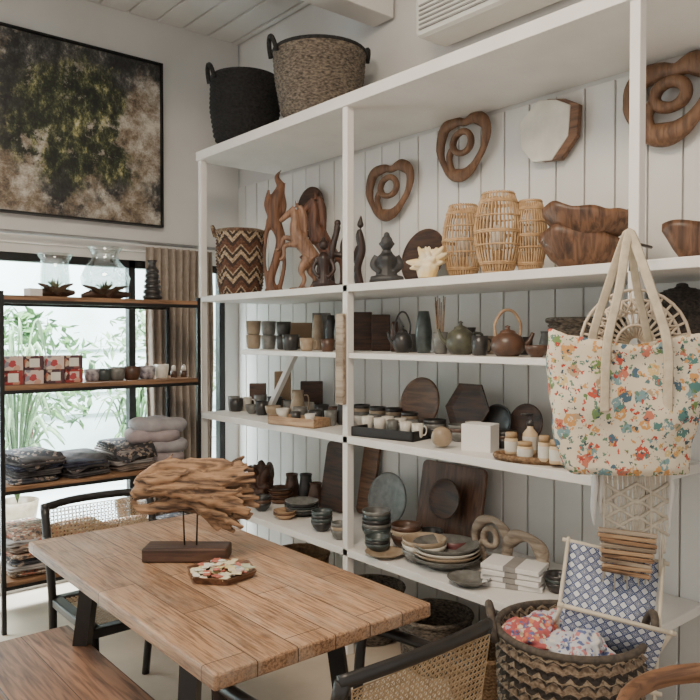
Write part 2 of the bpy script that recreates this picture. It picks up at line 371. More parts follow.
# ---------- rope/basket makers -------------
def coil(prof,step,amp):
    out=[];
    for i in range(len(prof)-1):
        (r0,z0),(r1,z1)=prof[i],prof[i+1]; L=math.hypot(r1-r0,z1-z0); n=max(2,int(L/step)*2)
        for k in range(n): t=k/n; out.append((r0+(r1-r0)*t+(amp if k%2 else -amp),z0+(z1-z0)*t))
    out.append(prof[-1]); return out
def basket(name,label,loc,prof,mat,hmat=None,hands=0,hr=.07,rot=0,step=.014,amp=.002,rim=None,tex=0,ht=.011):
    bm=NB(); lathe(bm,shell(coil(prof,step,amp),.012),72); b0=ob('body',bm,mat); parts=[b0]
    if tex:
        for v in b0.data.vertices:
            a=math.atan2(v.co.y,v.co.x); row=int(v.co.z/step); f=1+tex*math.sin(a*36+(row%2)*math.pi); v.co.x*=f; v.co.y*=f
    rt,zt=prof[-1]; hmat=hmat or mat
    bm=NB(); sweep(bm,[(rt*math.cos(a*math.pi/18),rt*math.sin(a*math.pi/18),zt) for a in range(36)],.011,8,True); parts.append(ob('rim',bm,rim or hmat))
    for s in range(hands):
        a=math.pi*s; bm=NB(); P=[]
        for i in range(11):
            q=math.pi*i/10; tt=math.cos(q)*hr; P.append((math.cos(a)*(rt+.005+.02*math.sin(q)),math.sin(a)*(rt+.005)+tt,zt-.03+math.sin(q)*(hr+.03)))
        sweep(bm,P,ht,8); parts.append(ob('handle',bm,hmat))
    return thing(name,label,'basket',loc,rot,parts)
BLKW=plain('black_fibre',(.02,.019,.019),.9,(.004,.004,.004),60,.8)
GRYW=plain('grey_seagrass',(.2,.16,.12),.9,(.04,.034,.028),55,.8,stretch=(1,1,2.5))
basket('storage_basket','round black woven basket on top shelf',(2.42,yb(246,2.42),2.612),[(.13,0),(.18,.08),(.205,.25),(.2,.44)],BLKW,hands=2,rot=FACE+R(25),hr=.06,step=.026,amp=.01,tex=.03,ht=.014)
basket('storage_basket','large grey seagrass basket with dark rim, top shelf',(2.42,yb(320,2.42),2.612),[(.17,0),(.205,.08),(.235,.25),(.245,.38)],GRYW,BLKW,2,.06,FACE+R(20),step=.022,amp=.006,tex=.012,ht=.013)
# ---------- table -------------
TZ=.75
top=box('tabletop',(0,0,-.02),(.685,1.36,.04),TABLE,.006)
parts=[top]
for yy in (-.36,.36):
    for sx in (-1,1):
        bm=NB(); sweep(bm,[(sx*.30,yy*1.18,-.75),(sx*.23,yy,-.05)],.034,4,up=(0,1,0)); parts.append(ob('leg',bm,BLACK,False))
    parts.append(box('crossbar',(0,yy,-.065),(.56,.06,.05),BLACK,.003))
parts.append(box('stretcher',(0,0,-.075),(.06,.7,.05),BLACK,.003))
thing('dining_table','rustic reclaimed plank wooden table with black legs','table',(1.155,2.095,TZ),R(-.5),parts)
bt=box('seat',(0,0,-.022),(.33,1.6,.045),BENCH,.006); parts=[bt]
for yy in (-.65,.65):
    for sx in (-1,1): parts.append(box('leg',(sx*.12,yy,-.245),(.045,.045,.4),BLACK,.003))
    parts.append(box('crossbar',(0,yy,-.06),(.28,.05,.035),BLACK,.003))
thing('bench','reddish plank wooden bench beside the table','bench',(.76,1.88,.45),0,parts)
# ---------- chairs -------------
def lattice(bm,w,h,M,st=.015,r=.0012):
    nx=int(w/st); nz_=int(h/st)
    g=[]
    for i in range(nx+1): g+=bx(bm,(-w/2+i*w/nx,0,0),(r*2.4,r,h))['verts']
    for i in range(nz_+1): g+=bx(bm,(0,r,-h/2+i*h/nz_),(w,r,r*2.4))['verts']
    k=-int(h/st)
    while k*st<w:
        for sg in (1,-1):
            x0=max(0,k*st); z0=max(0,-k*st); ln=min(w-x0,h-z0)
            if ln>st:
                cx=x0+ln/2-w/2; cz=z0+ln/2-h/2
                g+=bx(bm,(cx,-r,cz*sg),(ln*1.414,r,r*1.6),Matrix.Rotation(-sg*R(45),4,'Y'))['verts']
        k+=1
    bmesh.ops.transform(bm,matrix=M,verts=list(set(g)))
def chair(label,loc,rot,arms=True,fm=BLACK):
    P=[]
    bt=.80
    for sx in (-1,1):
        bm=NB(); sweep(bm,spl([(sx*.2,-.25,0),(sx*.215,-.2,.42),(sx*.225,-.215,.62),(sx*.225,-.26,bt)],4),.017,8); P.append(ob('leg',bm,fm))
        bm=NB(); sweep(bm,[(sx*.2,.22,0),(sx*.2,.2,.44)],.017,8); P.append(ob('leg',bm,fm))
        if arms:
            bm=NB(); sweep(bm,spl([(sx*.225,-.235,.68),(sx*.26,-.1,.665),(sx*.265,.08,.655),(sx*.25,.19,.64),(sx*.235,.21,.6),(sx*.21,.2,.42)],4),.015,8,sc=(1.2,1)); P.append(ob('armrest',bm,fm))
    bm=NB(); sweep(bm,spl([(-.235,-.26,bt),(-.12,-.285,bt+.01),(0,-.292,bt+.012),(.12,-.285,bt+.01),(.235,-.26,bt)],4),.014,8,sc=(.9,1.2))
    sweep(bm,spl([(-.225,-.225,.55),(0,-.25,.55),(.225,-.225,.55)],4),.013,8)
    P.append(ob('backrest_frame',bm,fm))
    bm=NB(); lattice(bm,.43,.225,Matrix.Translation((0,-.262,.675))@Matrix.Rotation(R(9),4,'X')); P.append(ob('cane_backrest',bm,CANE,False))
    bm=NB()
    for sx in (-1,1): bx(bm,(sx*.2,0,.43),(.045,.44,.035))
    for sy in (-1,1): bx(bm,(0,sy*.205,.43),(.44,.045,.035))
    P.append(ob('seat_frame',bm,fm,False,.006))
    bm=NB(); lattice(bm,.37,.37,Matrix.Translation((0,0,.44))@Matrix.Rotation(R(90),4,'X'),.018); P.append(ob('cane_seat',bm,CANE,False))
    return thing('armchair',label,'chair',loc,rot,P)
chair('black armchair with cane back at far end of table',(1.19,2.80,0),R(180))
chair('black framed cane armchair at near end of table',(1.16,1.39,0),R(0))
P=[];bm=NB(); arc=[(.27*math.cos(a),.25*math.sin(a),.745+.02*math.sin(a)) for a in [R(d) for d in range(-20,201,12)]]
sweep(bm,arc,.018,8,sc=(.8,1.3)); P.append(ob('backrest_rail',bm,TEAK))
bm=NB(); lathe(bm,[(0,.42),(.22,.42),(.235,.44),(.22,.46),(0,.462)],28); P.append(ob('seat',bm,CANE))
for sx in (-1,1):
    for yy in (-.16,.18):
        bm=NB(); sweep(bm,[(sx*.2,yy*1.1,0),(sx*.2,yy,.44),(sx*.24,yy*.5+.02,.735)] if yy>0 else [(sx*.2,yy*1.1,0),(sx*.19,yy,.44)],.017,8); P.append(ob('leg',bm,TEAK))
thing('wooden_chair','brown wooden chair with curved rounded back rail','chair',(1.45,.52,0),R(-20),P)
# ---------- driftwood fish -------------
def organic(name,chains,mat,vox=.008,n=10,sc=(1,1),amp=0,ns=20,k=5,it=2):
    bm=NB()
    for c in chains:
        if len(c)==1:
            x,y,z,r=c[0]; bmesh.ops.create_uvsphere(bm,u_segments=14,v_segments=10,radius=r,matrix=Matrix.Translation((x,y,z))); continue
        q=spl([p[:3] for p in c],k); rr=spl([(p[3],0,0) for p in c],k)
        sweep(bm,q,[max(.001,e.x) for e in rr],n,sc=sc)
    o=ob(name,bm,mat)
    if amp: noisy(o,amp,ns)
    md=o.modifiers.new('r','REMESH'); md.mode='VOXEL'; md.voxel_size=vox; md.use_smooth_shade=True
    if it: sm=o.modifiers.new('s','SMOOTH'); sm.iterations=it
    return o
cx,cy=G(193,560,TZ)
random.seed(3)
ch=[]
ch.append([(-.205,0,.215,.014),(-.18,0,.225,.03),(-.13,0,.25,.045),(-.06,0,.26,.05),(.02,0,.25,.05),(.09,0,.23,.045)])
ch.append([(-.205,0,.2,.010),(-.185,0,.17,.014),(-.14,0,.168,.02),(-.09,0,.18,.026),(-.03,0,.19,.03),(.06,0,.17,.035),(.12,0,.13,.03)])
ch.append([(-.19,0,.245,.018),(-.15,0,.285,.022),(-.09,0,.31,.024),(-.01,0,.31,.028),(.07,0,.31,.03),(.13,0,.305,.024),(.16,0,.325,.012)])
ch.append([(-.11,0,.31,.014),(-.085,0,.335,.008),(-.07,0,.352,.003)])
for i in range(40):
    a=R(-66+i*2.9+random.uniform(-4,4)); L=random.uniform(.14,.2)*(1 if abs(a)<1.0 else .9); y=random.uniform(-.035,.035)
    ox=random.uniform(-.03,.03); w_=random.uniform(-.01,.01)
    ch.append([(ox,y*.6,.235+.03*math.sin(a),.02),(ox+math.cos(a)*L*.35,y*1.1,.232+math.sin(a)*L*.4+w_,.017),(ox*.5+.02+math.cos(a)*L*.7,y*1.1,.225+math.sin(a)*L*.65-w_,.014),(.03+math.cos(a)*L,y*1.2,.225+math.sin(a)*L*.85,.007)])
for i in range(26):
    x0=random.uniform(-.17,-.0); z0=random.uniform(.18,.30); y=random.choice((-1,1))*random.uniform(.02,.034)
    ch.append([(x0-.03,y*.7,z0,.004),(x0+.02,y,z0+random.uniform(-.01,.015),.009),(x0+.08,y,z0+random.uniform(-.02,.02),.009),(x0+.13,y*.8,z0+random.uniform(-.03,.03),.004)])
body=organic('driftwood_fish',ch,DRIFT,.0034,8,(.6,1),.007,34,it=0)
bm=NB(); sweep(bm,[(-.03,0,.04),(-.035,0,.20)],.003,8); sweep(bm,[(.01,0,.04),(.015,0,.20)],.003,8); rods=ob('metal_rod',bm,BMET)
base=noisy(box('base',(-.02,0,.025),(.28,.1,.045),DTEAK,.006),.004,9)
base.name='base'
thing('driftwood_sculpture','driftwood fish sculpture on rods with wooden base, on table','sculpture',(cx,cy,TZ),FACE,(body,rods,base))
cx,cy=G(221,577,TZ)
bm=NB(); lathe(bm,[(0,0),(.10,0),(.115,.022),(.108,.022),(.097,.008),(0,.008)],6)
tray=ob('tray',bm,TEAK,False)
thing('hexagonal_tray','small hexagonal wooden tray holding coloured tokens on table','tray',(cx,cy,TZ),R(10),[tray])
cols=[(.75,.7,.5),(.5,.16,.12),(.7,.6,.28),(.5,.52,.36),(.62,.46,.4),(.42,.46,.48),(.78,.75,.66),(.72,.64,.42),(.78,.73,.56)]
cm=[plain('token%d'%i,c,.5) for i,c in enumerate(cols)]
tk=box('puzzle_token',(0,0,0),(.03,.022,.004),cm[0],.002); tm=[tk.data]
for c in cm[1:]:
    d=tk.data.copy(); d.materials.clear(); d.materials.append(c); tm.append(d)
bpy.data.objects.remove(tk)
for i in range(70):
    o=bpy.data.objects.new('puzzle_token',random.choice(tm)); C.objects.link(o)
    a=random.uniform(0,6.28); r=.09*math.sqrt(random.random()); o.location=(cx+r*math.cos(a),cy+r*math.sin(a),TZ+.011+.0045*(i//16)+ (.004 if r<.05 else 0))
    o.rotation_euler=(random.uniform(-.15,.15),random.uniform(-.15,.15),random.uniform(0,3.1)); o['label']='small coloured token in the hexagonal wooden tray'; o['category']='token'; o['group']='coloured tokens in the tray'
    b_=o.modifiers.new('b','BEVEL'); b_.width=.001
# ---------- generic pottery -------------
PR={'bowl':[(.45,0),(.5,.06),(.8,.35),(.95,.7),(1,1)],'cup':[(.72,0),(.85,.08),(.95,.5),(1,1)],'vase':[(.6,0),(.85,.15),(1,.4),(.85,.68),(.5,.85),(.45,.93),(.55,1)],
 'plate':[(.55,0),(.6,.25),(.85,.6),(1,1)],'jug':[(.6,0),(.95,.15),(1,.4),(.8,.7),(.7,.85),(.8,1)],'tall':[(.7,0),(.9,.1),(1,.5),(.8,.8),(.6,1)]}
CATS={'bowl':'bowl','cup':'cup','vase':'vase','plate':'plate','jug':'jug','tall':'vase'}
def clampx(u,x):  # keep things inside the end of the shelf run
    while yb(u,x)>3.93: x-=.01
    return x
def pot(kind,u,w,h,z,x,mat,label,handle=False,name=None,group=None,y=None):
    x=clampx(u,x)
    s=mp(u,x); r=w*s/2; H=h*s
    bm=NB(); t=min(.004,r*.2)
    lathe(bm,shell([(a*r,b*H) for a,b in PR[kind]],t),24); p=[ob('body',bm,mat)]
    if handle:
        bm=NB(); sweep(bm,spl([(r*.88,0,H*.82),(r*1.35,0,H*.8),(r*1.5,0,H*.5),(r*1.3,0,H*.22),(r*.88,0,H*.2)],4),max(.003,r*.1),6); p.append(ob('handle',bm,mat))
    return thing(name or kind,label,CATS[kind],(x,yb(u,x) if y is None else y,z),FACE+random.choice((0,.3,-.2)),p,group)
def stack(kind,u,w,h,n,z,x,mats,label,group,step=None):
    x=clampx(u,x)
    s=mp(u,x); step=step or h*s*.35
    for i in range(n): pot(kind,u,w*(1-.01*i),h,z+i*step,x,mats[i%len(mats)],label,group=group)
Z2,Z3,Z4,Z5=LV[1],LV[2],LV[3],LV[4]
# shelf 3 left bay
for (k,u,w,h,m,l) in [('cup',254,15,14,CERS,'sand stoneware cup stacked on shelf'),('cup',269,15,14,CERG,'grey stoneware cup stacked on the shelf'),('cup',284,15,14,CERD,'dark stoneware cup stacked on shelf')]:
    for i in range(2): pot(k,u,w,h,Z3+i*mp(u,2.4)*14,2.4,m,l,group='stacked stoneware cups')
pot('cup',291,17,16,Z3,2.3,CERD,'black stoneware mug on narrow shelf',True,'mug')
pot('cup',307,14,13,Z3,2.28,CERS,'small sand coloured cup beside black mug',True,'mug')
pot('cup',328,14,13,Z3,2.28,CERB,'small dark brown mug on narrow shelf',True,'mug')
for u,m in ((318,CERS),(331,CERD),(340,CERG)):
    pot('tall',u,12,35,Z3,2.5,m,'slender ceramic bottle vase on shelf')
def gift(u,w,h,z,x,mat,label,dep=.1,name='box',cat='box',rot=0,bev=.003):
    x=clampx(u,x); s=mp(u,x); return thing(name,label,cat,(x,yb(u,x),z),FACE+rot,[box(name,(0,0,h*s/2),(w*s,dep,h*s),mat,bev)])
KRAFT=plain('kraft',(.32,.21,.12),.8,(.26,.17,.1),10)
gift(363,18,38,Z3,2.62,DTEAK,'dark wooden box standing at back of shelf')
gift(381,18,36,Z3,2.62,DTEAK,'dark slatted wooden box standing on shelf')
gift(300,24,26,Z3,2.62,KRAFT,'small kraft cardboard box behind mugs')
gift(322,18,36,Z3,2.64,CERG,'grey box behind the bottle vases')
def teapot(u,w,h,z,x,mat,label,arch=None,amat=None,side=-1):
    s=mp(u,x); r=w*s/2; H=h*s
    bm=NB(); lathe(bm,[(0,0),(r*.6,0),(r*.95,H*.25),(r,H*.5),(r*.85,H*.78),(r*.45,H*.95),(0,H*.97)],28); b1=ob('body',bm,mat)
    bm=NB(); lathe(bm,[(r*.48,H*.93),(r*.42,H*1.02),(r*.15,H*1.08),(r*.1,H*1.14),(r*.17,H*1.2),(0,H*1.26)],20); l1=ob('lid',bm,mat)
    bm=NB(); sweep(bm,spl([(side*r*.8,0,H*.4),(side*r*1.25,0,H*.6),(side*r*1.5,0,H*.95)],4),[r*.2-r*.1*i/8 for i in range(9)],8); sp=ob('spout',bm,mat)
    bm=NB()
    if arch: sweep(bm,spl([(-r*.7,0,H*.8),(-r*.75,0,H*1.3),(-r*.3,0,H*1.8),(r*.3,0,H*1.8),(r*.75,0,H*1.3),(r*.7,0,H*.8)],5),r*.09,8)
    else: sweep(bm,spl([(-side*r*.85,0,H*.8),(-side*r*1.4,0,H*.75),(-side*r*1.4,0,H*.35),(-side*r*.85,0,H*.25)],4),r*.1,8)
    h1=ob('handle',bm,amat or mat)
    return thing('teapot',label,'teapot',(x,yb(u,x),z),FACE,(b1,l1,sp,h1))
teapot(403,20,22,Z3,2.4,CERD,'black teapot with tall arched handle on shelf',True)
pot('tall',424,17,42,Z3,2.42,CERT,'tall dark teal ceramic vase on shelf')
pot('cup',441,15,22,Z3,2.38,CERG,'grey ceramic holder with incense sticks',name='stick_holder')
bm=NB()
for i in range(12):
    a=random.uniform(0,6.28); sweep(bm,[(.01*math.cos(a),.01*math.sin(a),.01),(.024*math.cos(a),.024*math.sin(a),.23+random.uniform(-.02,.02))],.0022,5)
thing('wooden_sticks','bundle of thin wooden sticks in grey holder','sticks',(2.38,yb(441,2.38),Z3+.005),0,[ob('s',bm,LWOOD)])
teapot(461,30,27,Z3,2.36,CERO,'squat green-grey glazed teapot with lid',side=-1)
pot('cup',480,17,20,Z3,2.3,CERD,'dark stoneware mug beside the teapots',True,'mug')
teapot(508,34,25,Z3,2.3,CERB,'brown teapot with arched wooden handle on shelf',True,LWOOD,side=1)
pot('bowl',537,24,12,Z3,2.3,CERB,'small brown stoneware bowl near shelf end')
for u,k,w,h,m in ((526,'cup',14,18,CERD),(395,'tall',10,30,CERB),(413,'cup',13,18,CERG),(470,'jug',16,26,CERD),(492,'cup',14,18,CERS),(548,'jug',18,24,CERG),(562,'cup',14,18,CERW),(577,'jug',16,28,CERD)):
    pot(k,u,w,h,Z3,2.55,m,'small stoneware %s at the back of shelf'%k,group='back row of stoneware')
# shelf 4 left bay
for u,w,h,m,l in [(234,12,15,CERG,'grey glass tumbler on shelf'),(246,12,13,CERW,'pale stoneware cup on shelf'),(260,15,15,CERG,'grey mug on shelf'),(275,15,14,CERD,'dark stoneware mug on shelf'),(291,15,15,CERG,'speckled grey mug on shelf'),(307,15,14,CERW,'cream mug on shelf'),(322,15,14,CERD,'black mug on the shelf'),(336,15,15,CERB,'brown mug near centre post')]:
    pot('cup',u,w,h,Z4,2.5+.04*(u%3),m,l,True,'mug',group='assorted stoneware mugs')
for u,w,h,m in [(236,15,13,CERD),(252,14,9,CERG),(262,13,14,CERD),(273,16,11,CERS),(283,14,10,CERW),(300,15,14,CERG),(316,15,13,CERD),(331,13,15,CERG)]:
    pot('bowl' if h<12 else 'cup',u,w,h,Z4+.0,2.38,m,'small stoneware piece at shelf front',group='small stoneware on the mug shelf')
def tray(u,w,dep,z,x,mat,label,hh=.03):
    s=mp(u,x); W=w*s; bm=NB(); bx(bm,(0,0,.005),(W,dep,.01))
    for sx in (-1,1): bx(bm,(sx*(W/2-.005),0,hh/2),(.01,dep,hh)); bx(bm,(0,sx*(dep/2-.005),hh/2),(W,.01,hh))
    return thing('serving_tray',label,'tray',(x,yb(u,x),z),R(-78),[ob('t',bm,mat,False,.002)])
tray(299,62,.13,Z4,2.26,LWOOD,'light wooden tray holding little cups on shelf',.045)
for i,u in enumerate((283,296,310)): pot('cup',u,10,11,Z4+.011,2.26,(CERW,CERD,CERW)[i],'tiny cup standing in wooden tray',group='tiny cups in wooden tray')
for u,w,h in ((258,16,26),(283,16,38),(312,22,32)):
    gift(u,w,h,Z4,2.67,(DTEAK,KRAFT,CERG)[u%3],'box standing at the back of the shelf',.06)
pot('jug',298,15,28,Z4,2.45,CERS,'sand coloured small pitcher behind tray',True); pot('jug',343,14,24,Z4,2.45,CERD,'dark small pitcher by the post',True)
def disc(u0,u1,v0,z,x,mat,label,name='platter',cat='plate',tilt=12,rim=True,n=40):
    W=yb(u0,x)-yb(u1,x); r=W/2; u=(u0+u1)/2; M=Matrix.Translation((0,0,r*math.cos(R(tilt))+.004))@Matrix.Rotation(R(90-tilt),4,'X')
    bm=NB(); lathe(bm,[(0,0),(r*.85,0),(r,.012),(r,.02),(r*.9,.014),(r*.75,.008),(0,.008)],n,M=M)
    return thing(name,label,cat,(x,yb(u,x),z),R(-90),[ob('d',bm,mat,n>10)])
disc(403,441,0,Z4,2.6,TEAK,'round dark wooden platter leaning on the wall')
disc(448,492,0,Z4,2.58,DTEAK,'hexagonal dark wooden platter leaning on wall',n=6)
disc(485,514,0,Z4,2.6,CERD,'black round plate leaning against the panelling')
disc(512,545,0,Z4,2.62,DTEAK,'round dark brown plate leaning against panelling')
tray(394,74,.2,Z4,2.34,BLACK,'black wooden tray with white cups on shelf',.045)
for i,(u,x) in enumerate([(368,2.34),(380,2.34),(393,2.34),(406,2.34),(418,2.34),(374,2.41),(388,2.41),(401,2.41),(413,2.41)]):
    pot('cup',u,12,14,Z4+.012,x,(CERW,CERW,CERG)[i%3],'small white stoneware cup in black tray',i%2==0,group='white cups in the black tray')
for i,(u,x) in enumerate([(362,2.52),(378,2.52),(394,2.55),(410,2.5)]): stack('bowl',u,18,10,4,Z4,x,[CERW,CERG,CERS,CERD],'stacked small stoneware bowl behind tray','stacked small bowls')
bm=NB(); M=Matrix.Translation((0,0,.045))@Matrix.Rotation(R(80),4,'X'); lathe(bm,[(0,0),(.036,0),(.044,.01),(.036,.035),(0,.036)],24,M=M)
thing('round_ornament','round carved light wooden ornament standing on shelf','ornament',(2.26,yb(442,2.26),Z4),FACE,[ob('o',bm,CERS)])
CARD=plain('white_card',(.76,.74,.71),.6,(.72,.7,.67),5)
thing('gift_box','plain white cardboard box on the shelf','box',(2.33,yb(481,2.33),Z4),R(-72),[box('b',(0,0,.055),(.125,.1,.11),CARD,.002)])
stack('bowl',435,24,11,3,Z4,2.45,[CERD,CERG],'dark stoneware bowl on the shelf','dark bowls behind ornament')
stack('bowl',460,24,10,3,Z4,2.46,[CERG,CERB],'brown and grey bowl behind ornament','bowls behind white box')
pot('cup',474,16,20,Z4,2.5,CERW,'white cup behind the white box')
stack('bowl',505,26,10,3,Z4,2.46,[CERD,CERB],'dark bowl behind the jars','dark bowls behind jars')
# wicker tray + jars
WICK=zig('wicker_tray_weave',[(0,(.3,.19,.1)),(.5,(.2,.11,.05))],20,40,.5)
xx=2.3; yy=yb(541,2.3)
bm=NB(); q=[(.165*math.cos(R(a)),.09*math.sin(R(a))) for a in range(0,360,10)]
for k in range(1,9): sweep(bm,[(x*k/8.5,y*k/8.5,.006) for x,y in q],.0085,6,True)
sweep(bm,[(x,y,.014) for x,y in q],.011,6,True)
thing('wicker_tray','oval brown woven wicker tray under jars','tray',(xx,yy,Z4+.002),R(-62),[ob('w',bm,WICK)])
CREAM=plain('cream_jar',(.6,.46,.29),.4,(.54,.4,.25),10); PAPER=plain('label_paper',(.72,.69,.62),.7); GOLD=plain('wood_lid',(.42,.28,.15),.5)
def jar(u,w,h,x,label,lid=.25,lift=.014,bm_=CREAM):
    s=mp(u,x); r=w*s/2; H=h*s
    bm=NB(); lathe(bm,[(0,0),(r*.92,0),(r,H*.06),(r,H*(1-lid)*.92),(r*.85,H*(1-lid)),(0,H*(1-lid))],24); a=ob('body',bm,bm_)
    bm=NB(); lathe(bm,[(0,H*(1-lid)),(r*.9,H*(1-lid)),(r*.9,H*.97),(r*.8,H),(0,H)],24); b1=ob('lid',bm,GOLD)
    bm=NB(); lathe(bm,[(r*1.01,H*.15),(r*1.015,H*.6)],24); c=ob('paper_label',bm,PAPER)
    thing('cosmetic_jar',label,'jar',(x,yb(u,x),Z4+lift),0,(a,b1,c))
for u,w,h,x in [(512,13,22,2.28),(526,16,17,2.24),(545,12,26,2.24),(557,13,24,2.23),(547,15,15,2.34),(568,13,17,2.24)]: jar(u,w,h,x,'cream balm jar with lid on wicker tray')
bm=NB(); lathe(bm,[(0,0),(.026,0),(.028,.01),(.028,.08),(.012,.1),(.012,.11),(0,.11)],24); a=ob('body',bm,CREAM)
bm=NB(); lathe(bm,[(0,.11),(.014,.11),(.014,.125),(.005,.13),(.005,.15),(0,.15)],16); bx(bm,(-.012,0,.153),(.045,.012,.008)); b1=ob('pump',bm,CERD)
bm=NB(); lathe(bm,[(.0285,.02),(.0285,.07)],24); thing('pump_bottle','cream lotion bottle with black pump on tray','bottle',(2.33,yb(531,2.33),Z4+.014),FACE,(a,b1,ob('paper_label',bm,PAPER)))
# shelf 5 left bay
def board_lean(u0,u1,h,z,x,mat,label,name='serving_board',tilt=10):
    W=yb(u0,x)-yb(u1,x); H=h*mp((u0+u1)/2,x); bm=NB(); o_=[]
    for cxx,cz,a0 in ((W/2-.03,H-.03,0),(-W/2+.03,H-.03,90),(-W/2+.03,.03,180),(W/2-.03,.03,270)):
        for k in range(5): a=R(a0+k*22.5); o_.append((cxx+.03*math.cos(a),cz+.03*math.sin(a)))
    slab(bm,o_,.02,M=Matrix.Rotation(R(-tilt),4,'X')); return thing(name,label,'board',(x,yb((u0+u1)/2,x),z+.004),R(-90),[ob('b',bm,mat,False,.003)])
board_lean(320,344,68,Z5,2.6,DTEAK,'tall dark wooden serving board leaning on wall')
stack('plate',302,36,6,5,Z5,2.42,[CERD,CERG,CERT],'dark stoneware plate in stack','stacked plates on low shelf',.012)
stack('bowl',322,22,10,4,Z5,2.3,[CERD,CERT],'small dark bowl in stack','stacked dark bowls')
stack('plate',280,28,5,6,Z5,2.5,[TEAK,DTEAK],'brown wooden side plate in stack','stacked wooden side plates',.012)
stack('plate',285,24,5,3,Z5,2.3,[LWOOD,TEAK],'small wooden plate at shelf edge','small wooden plates',.01)
stack('bowl',262,18,9,3,Z5,2.3,[CERD,CERB],'small dark bowl at far shelf end','small bowls at far shelf end')
stack('bowl',340,18,10,3,Z5,2.27,[CERG,CERS],'small grey bowl near post','grey bowls near post')
for u,h in ((292,26),(306,30),(316,24)): pot('jug',u,16,h,Z5,2.6,(CERD,CERB,CERT)[u%3],'dark stoneware jug behind the plates',group='dark jugs on low shelf')
def roots(seed,u,x,z,label,sc=1.):
    random.seed(seed); ch=[]
    for i in range(26):
        a=random.uniform(0,6.28); r=random.uniform(.03,.09); z1=random.uniform(.05,.17); ch.append([tuple(q*sc for q in p) for p in [(0,0,.03,.03),(math.cos(a)*r*.7,math.sin(a)*r*.6,z1,.024),(math.cos(a+.5)*r*1.1,math.sin(a+.5)*r,z1+random.uniform(-.02,.07),.016)]])
    thing('root_sculpture',label,'sculpture',(x,yb(u,x),z),0,[organic('r',ch,DTEAK,.006)])
roots(11,260,2.42,Z5,'dark gnarled root wood ornament on low shelf',1.1)
# shelf 5 right bay
disc(371,408,0,Z5,2.62,CERG,'round grey stoneware plate leaning on wall')
board_lean(357,372,78,Z5,2.68,TEAK,'narrow wooden board leaning on the panelling')
board_lean(415,478,78,Z5,2.62,wood('carved_board',(.16,.08,.045),(.05,.024,.014),.5,2,5),'large carved brown wooden board leaning on wall')
disc(432,462,0,Z5+.12,2.6,DTEAK,'round carved disc fixed on wooden board')
stack('bowl',377,30,12,5,Z5,2.42,[CERT,CERG,CERD],'teal grey bowl in nested stack','nested teal bowls')
stack('bowl',378,26,9,3,Z5,2.28,[CERT,CERD],'small dark teal bowl in stack','small teal bowls')
stack('bowl',407,32,14,3,Z5,2.42,[CERB,CERS],'brown rimmed bowl on shelf','brown bowls')
stack('bowl',432,26,11,3,Z5,2.5,[CERD,CERG],'dark bowl before the carved board','dark bowls before board')
pot('bowl',455,32,18,Z5,2.48,plain('plum_ceramic',(.16,.05,.05),.35),'plum red glazed bowl on low shelf')
stack('bowl',425,46,14,3,Z5,2.33,[CERG,CERW,CERS],'wide pale stoneware bowl in stack','wide pale bowls')
stack('plate',447,70,12,4,Z5,2.36,[CERG,CERS,CERW],'wide oval stoneware dish in stack','wide dishes',.016)
pot('plate',385,40,5,Z5,2.25,CERS,'shallow sand plate at shelf edge')
pot('bowl',500,26,11,Z5,2.5,CERT,'dark teal bowl beside the wooden ring')
pot('plate',470,44,8,Z5,2.25,CERG,'shallow grey plate at shelf front')
stack('bowl',560,26,11,3,Z5,2.45,[CERD,CERT],'dark bowl at the low shelf end','dark bowls at shelf end')
BKD=plain('dark_band',(.3,.28,.26),.6)
for i in range(4):
    g=G(510,592,Z5)
    a=box('box_body',(0,0,.011),(.235,.15,.019),CARD,.002); b1=box('printed_band',(0,0,.0112),(.05,.1525,.0196),BKD,.0005)
    thing('flat_gift_box','flat white gift box in a stack, low shelf','box',(g[0]+.08,g[1]+.03,Z5+i*.022),R(-68+random.uniform(-6,6)),(a,b1),'stack of flat gift boxes')
def rings(u0,u1,v0,v1,x,mat,label,shape='heart',name='ring_sculpture',zz=None,inner=True,th=.022):
    W=yb(u0,x)-yb(u1,x); u=(u0+u1)/2; s=mp(u,x); H=(v1-v0)*s; zc=CH+(335-(v0+v1)/2)*s
    bm=NB()
    if shape=='heart': P=[(-.46,.1),(-.38,.4),(-.12,.47),(.05,.43),(.25,.47),(.45,.3),(.42,-.05),(.2,-.36),(-.02,-.47),(-.26,-.38),(-.42,-.15)]
    else: P=[(math.cos(a*.524)*.46,math.sin(a*.524)*.45) for a in range(12)]
    P=[(p[0]*W*.93,0,p[1]*H*.93) for p in P]; q=spl(P,5,True)
    sweep(bm,q,[th*(1+.25*math.sin(i*.35)) for i in range(len(q))],8,True,sc=(1.15,.75) ,up=(0,1,0))
    if inner:
        P=[(math.cos(a*.785)*.17*W+.02*W,-.012,math.sin(a*.785)*.17*H+.08*H) for a in range(8)]
        sweep(bm,spl(P,4,True),th*.75,8,True,up=(0,1,0))
        sweep(bm,spl([(-.14*W,-.005,.05*H),(-.24*W,-.005,-.1*H),(-.22*W,0,-.28*H),(-.12*W,0,-.42*H)],4),th*.75,8)
    o=ob('r',bm,mat); noisy(o,.004,15)
    return thing(name,label,'sculpture',(x,yb(u,x),zc if zz is None else zz+H/2),R(-90),[o])
RW=wood('ring_wood',(.2,.105,.055),(.09,.045,.024),.6,2,5)
rings(366,413,165,219,2.72,RW,'looped teak heart sculpture hung on panelling')
rings(436,489,118,180,2.72,RW,'looped teak wall sculpture with inner ring')
rings(622,715,66,140,2.72,RW,'large looped teak wall sculpture by post',th=.032)
rings(473,512,488,540,2.5,GDRIFT,'greyish wooden double ring standing on shelf','o',zz=Z5,th=.018)
rings(505,547,492,536,2.5,GDRIFT,'wooden open ring sculpture on low shelf','o',zz=Z5,inner=False,th=.024)
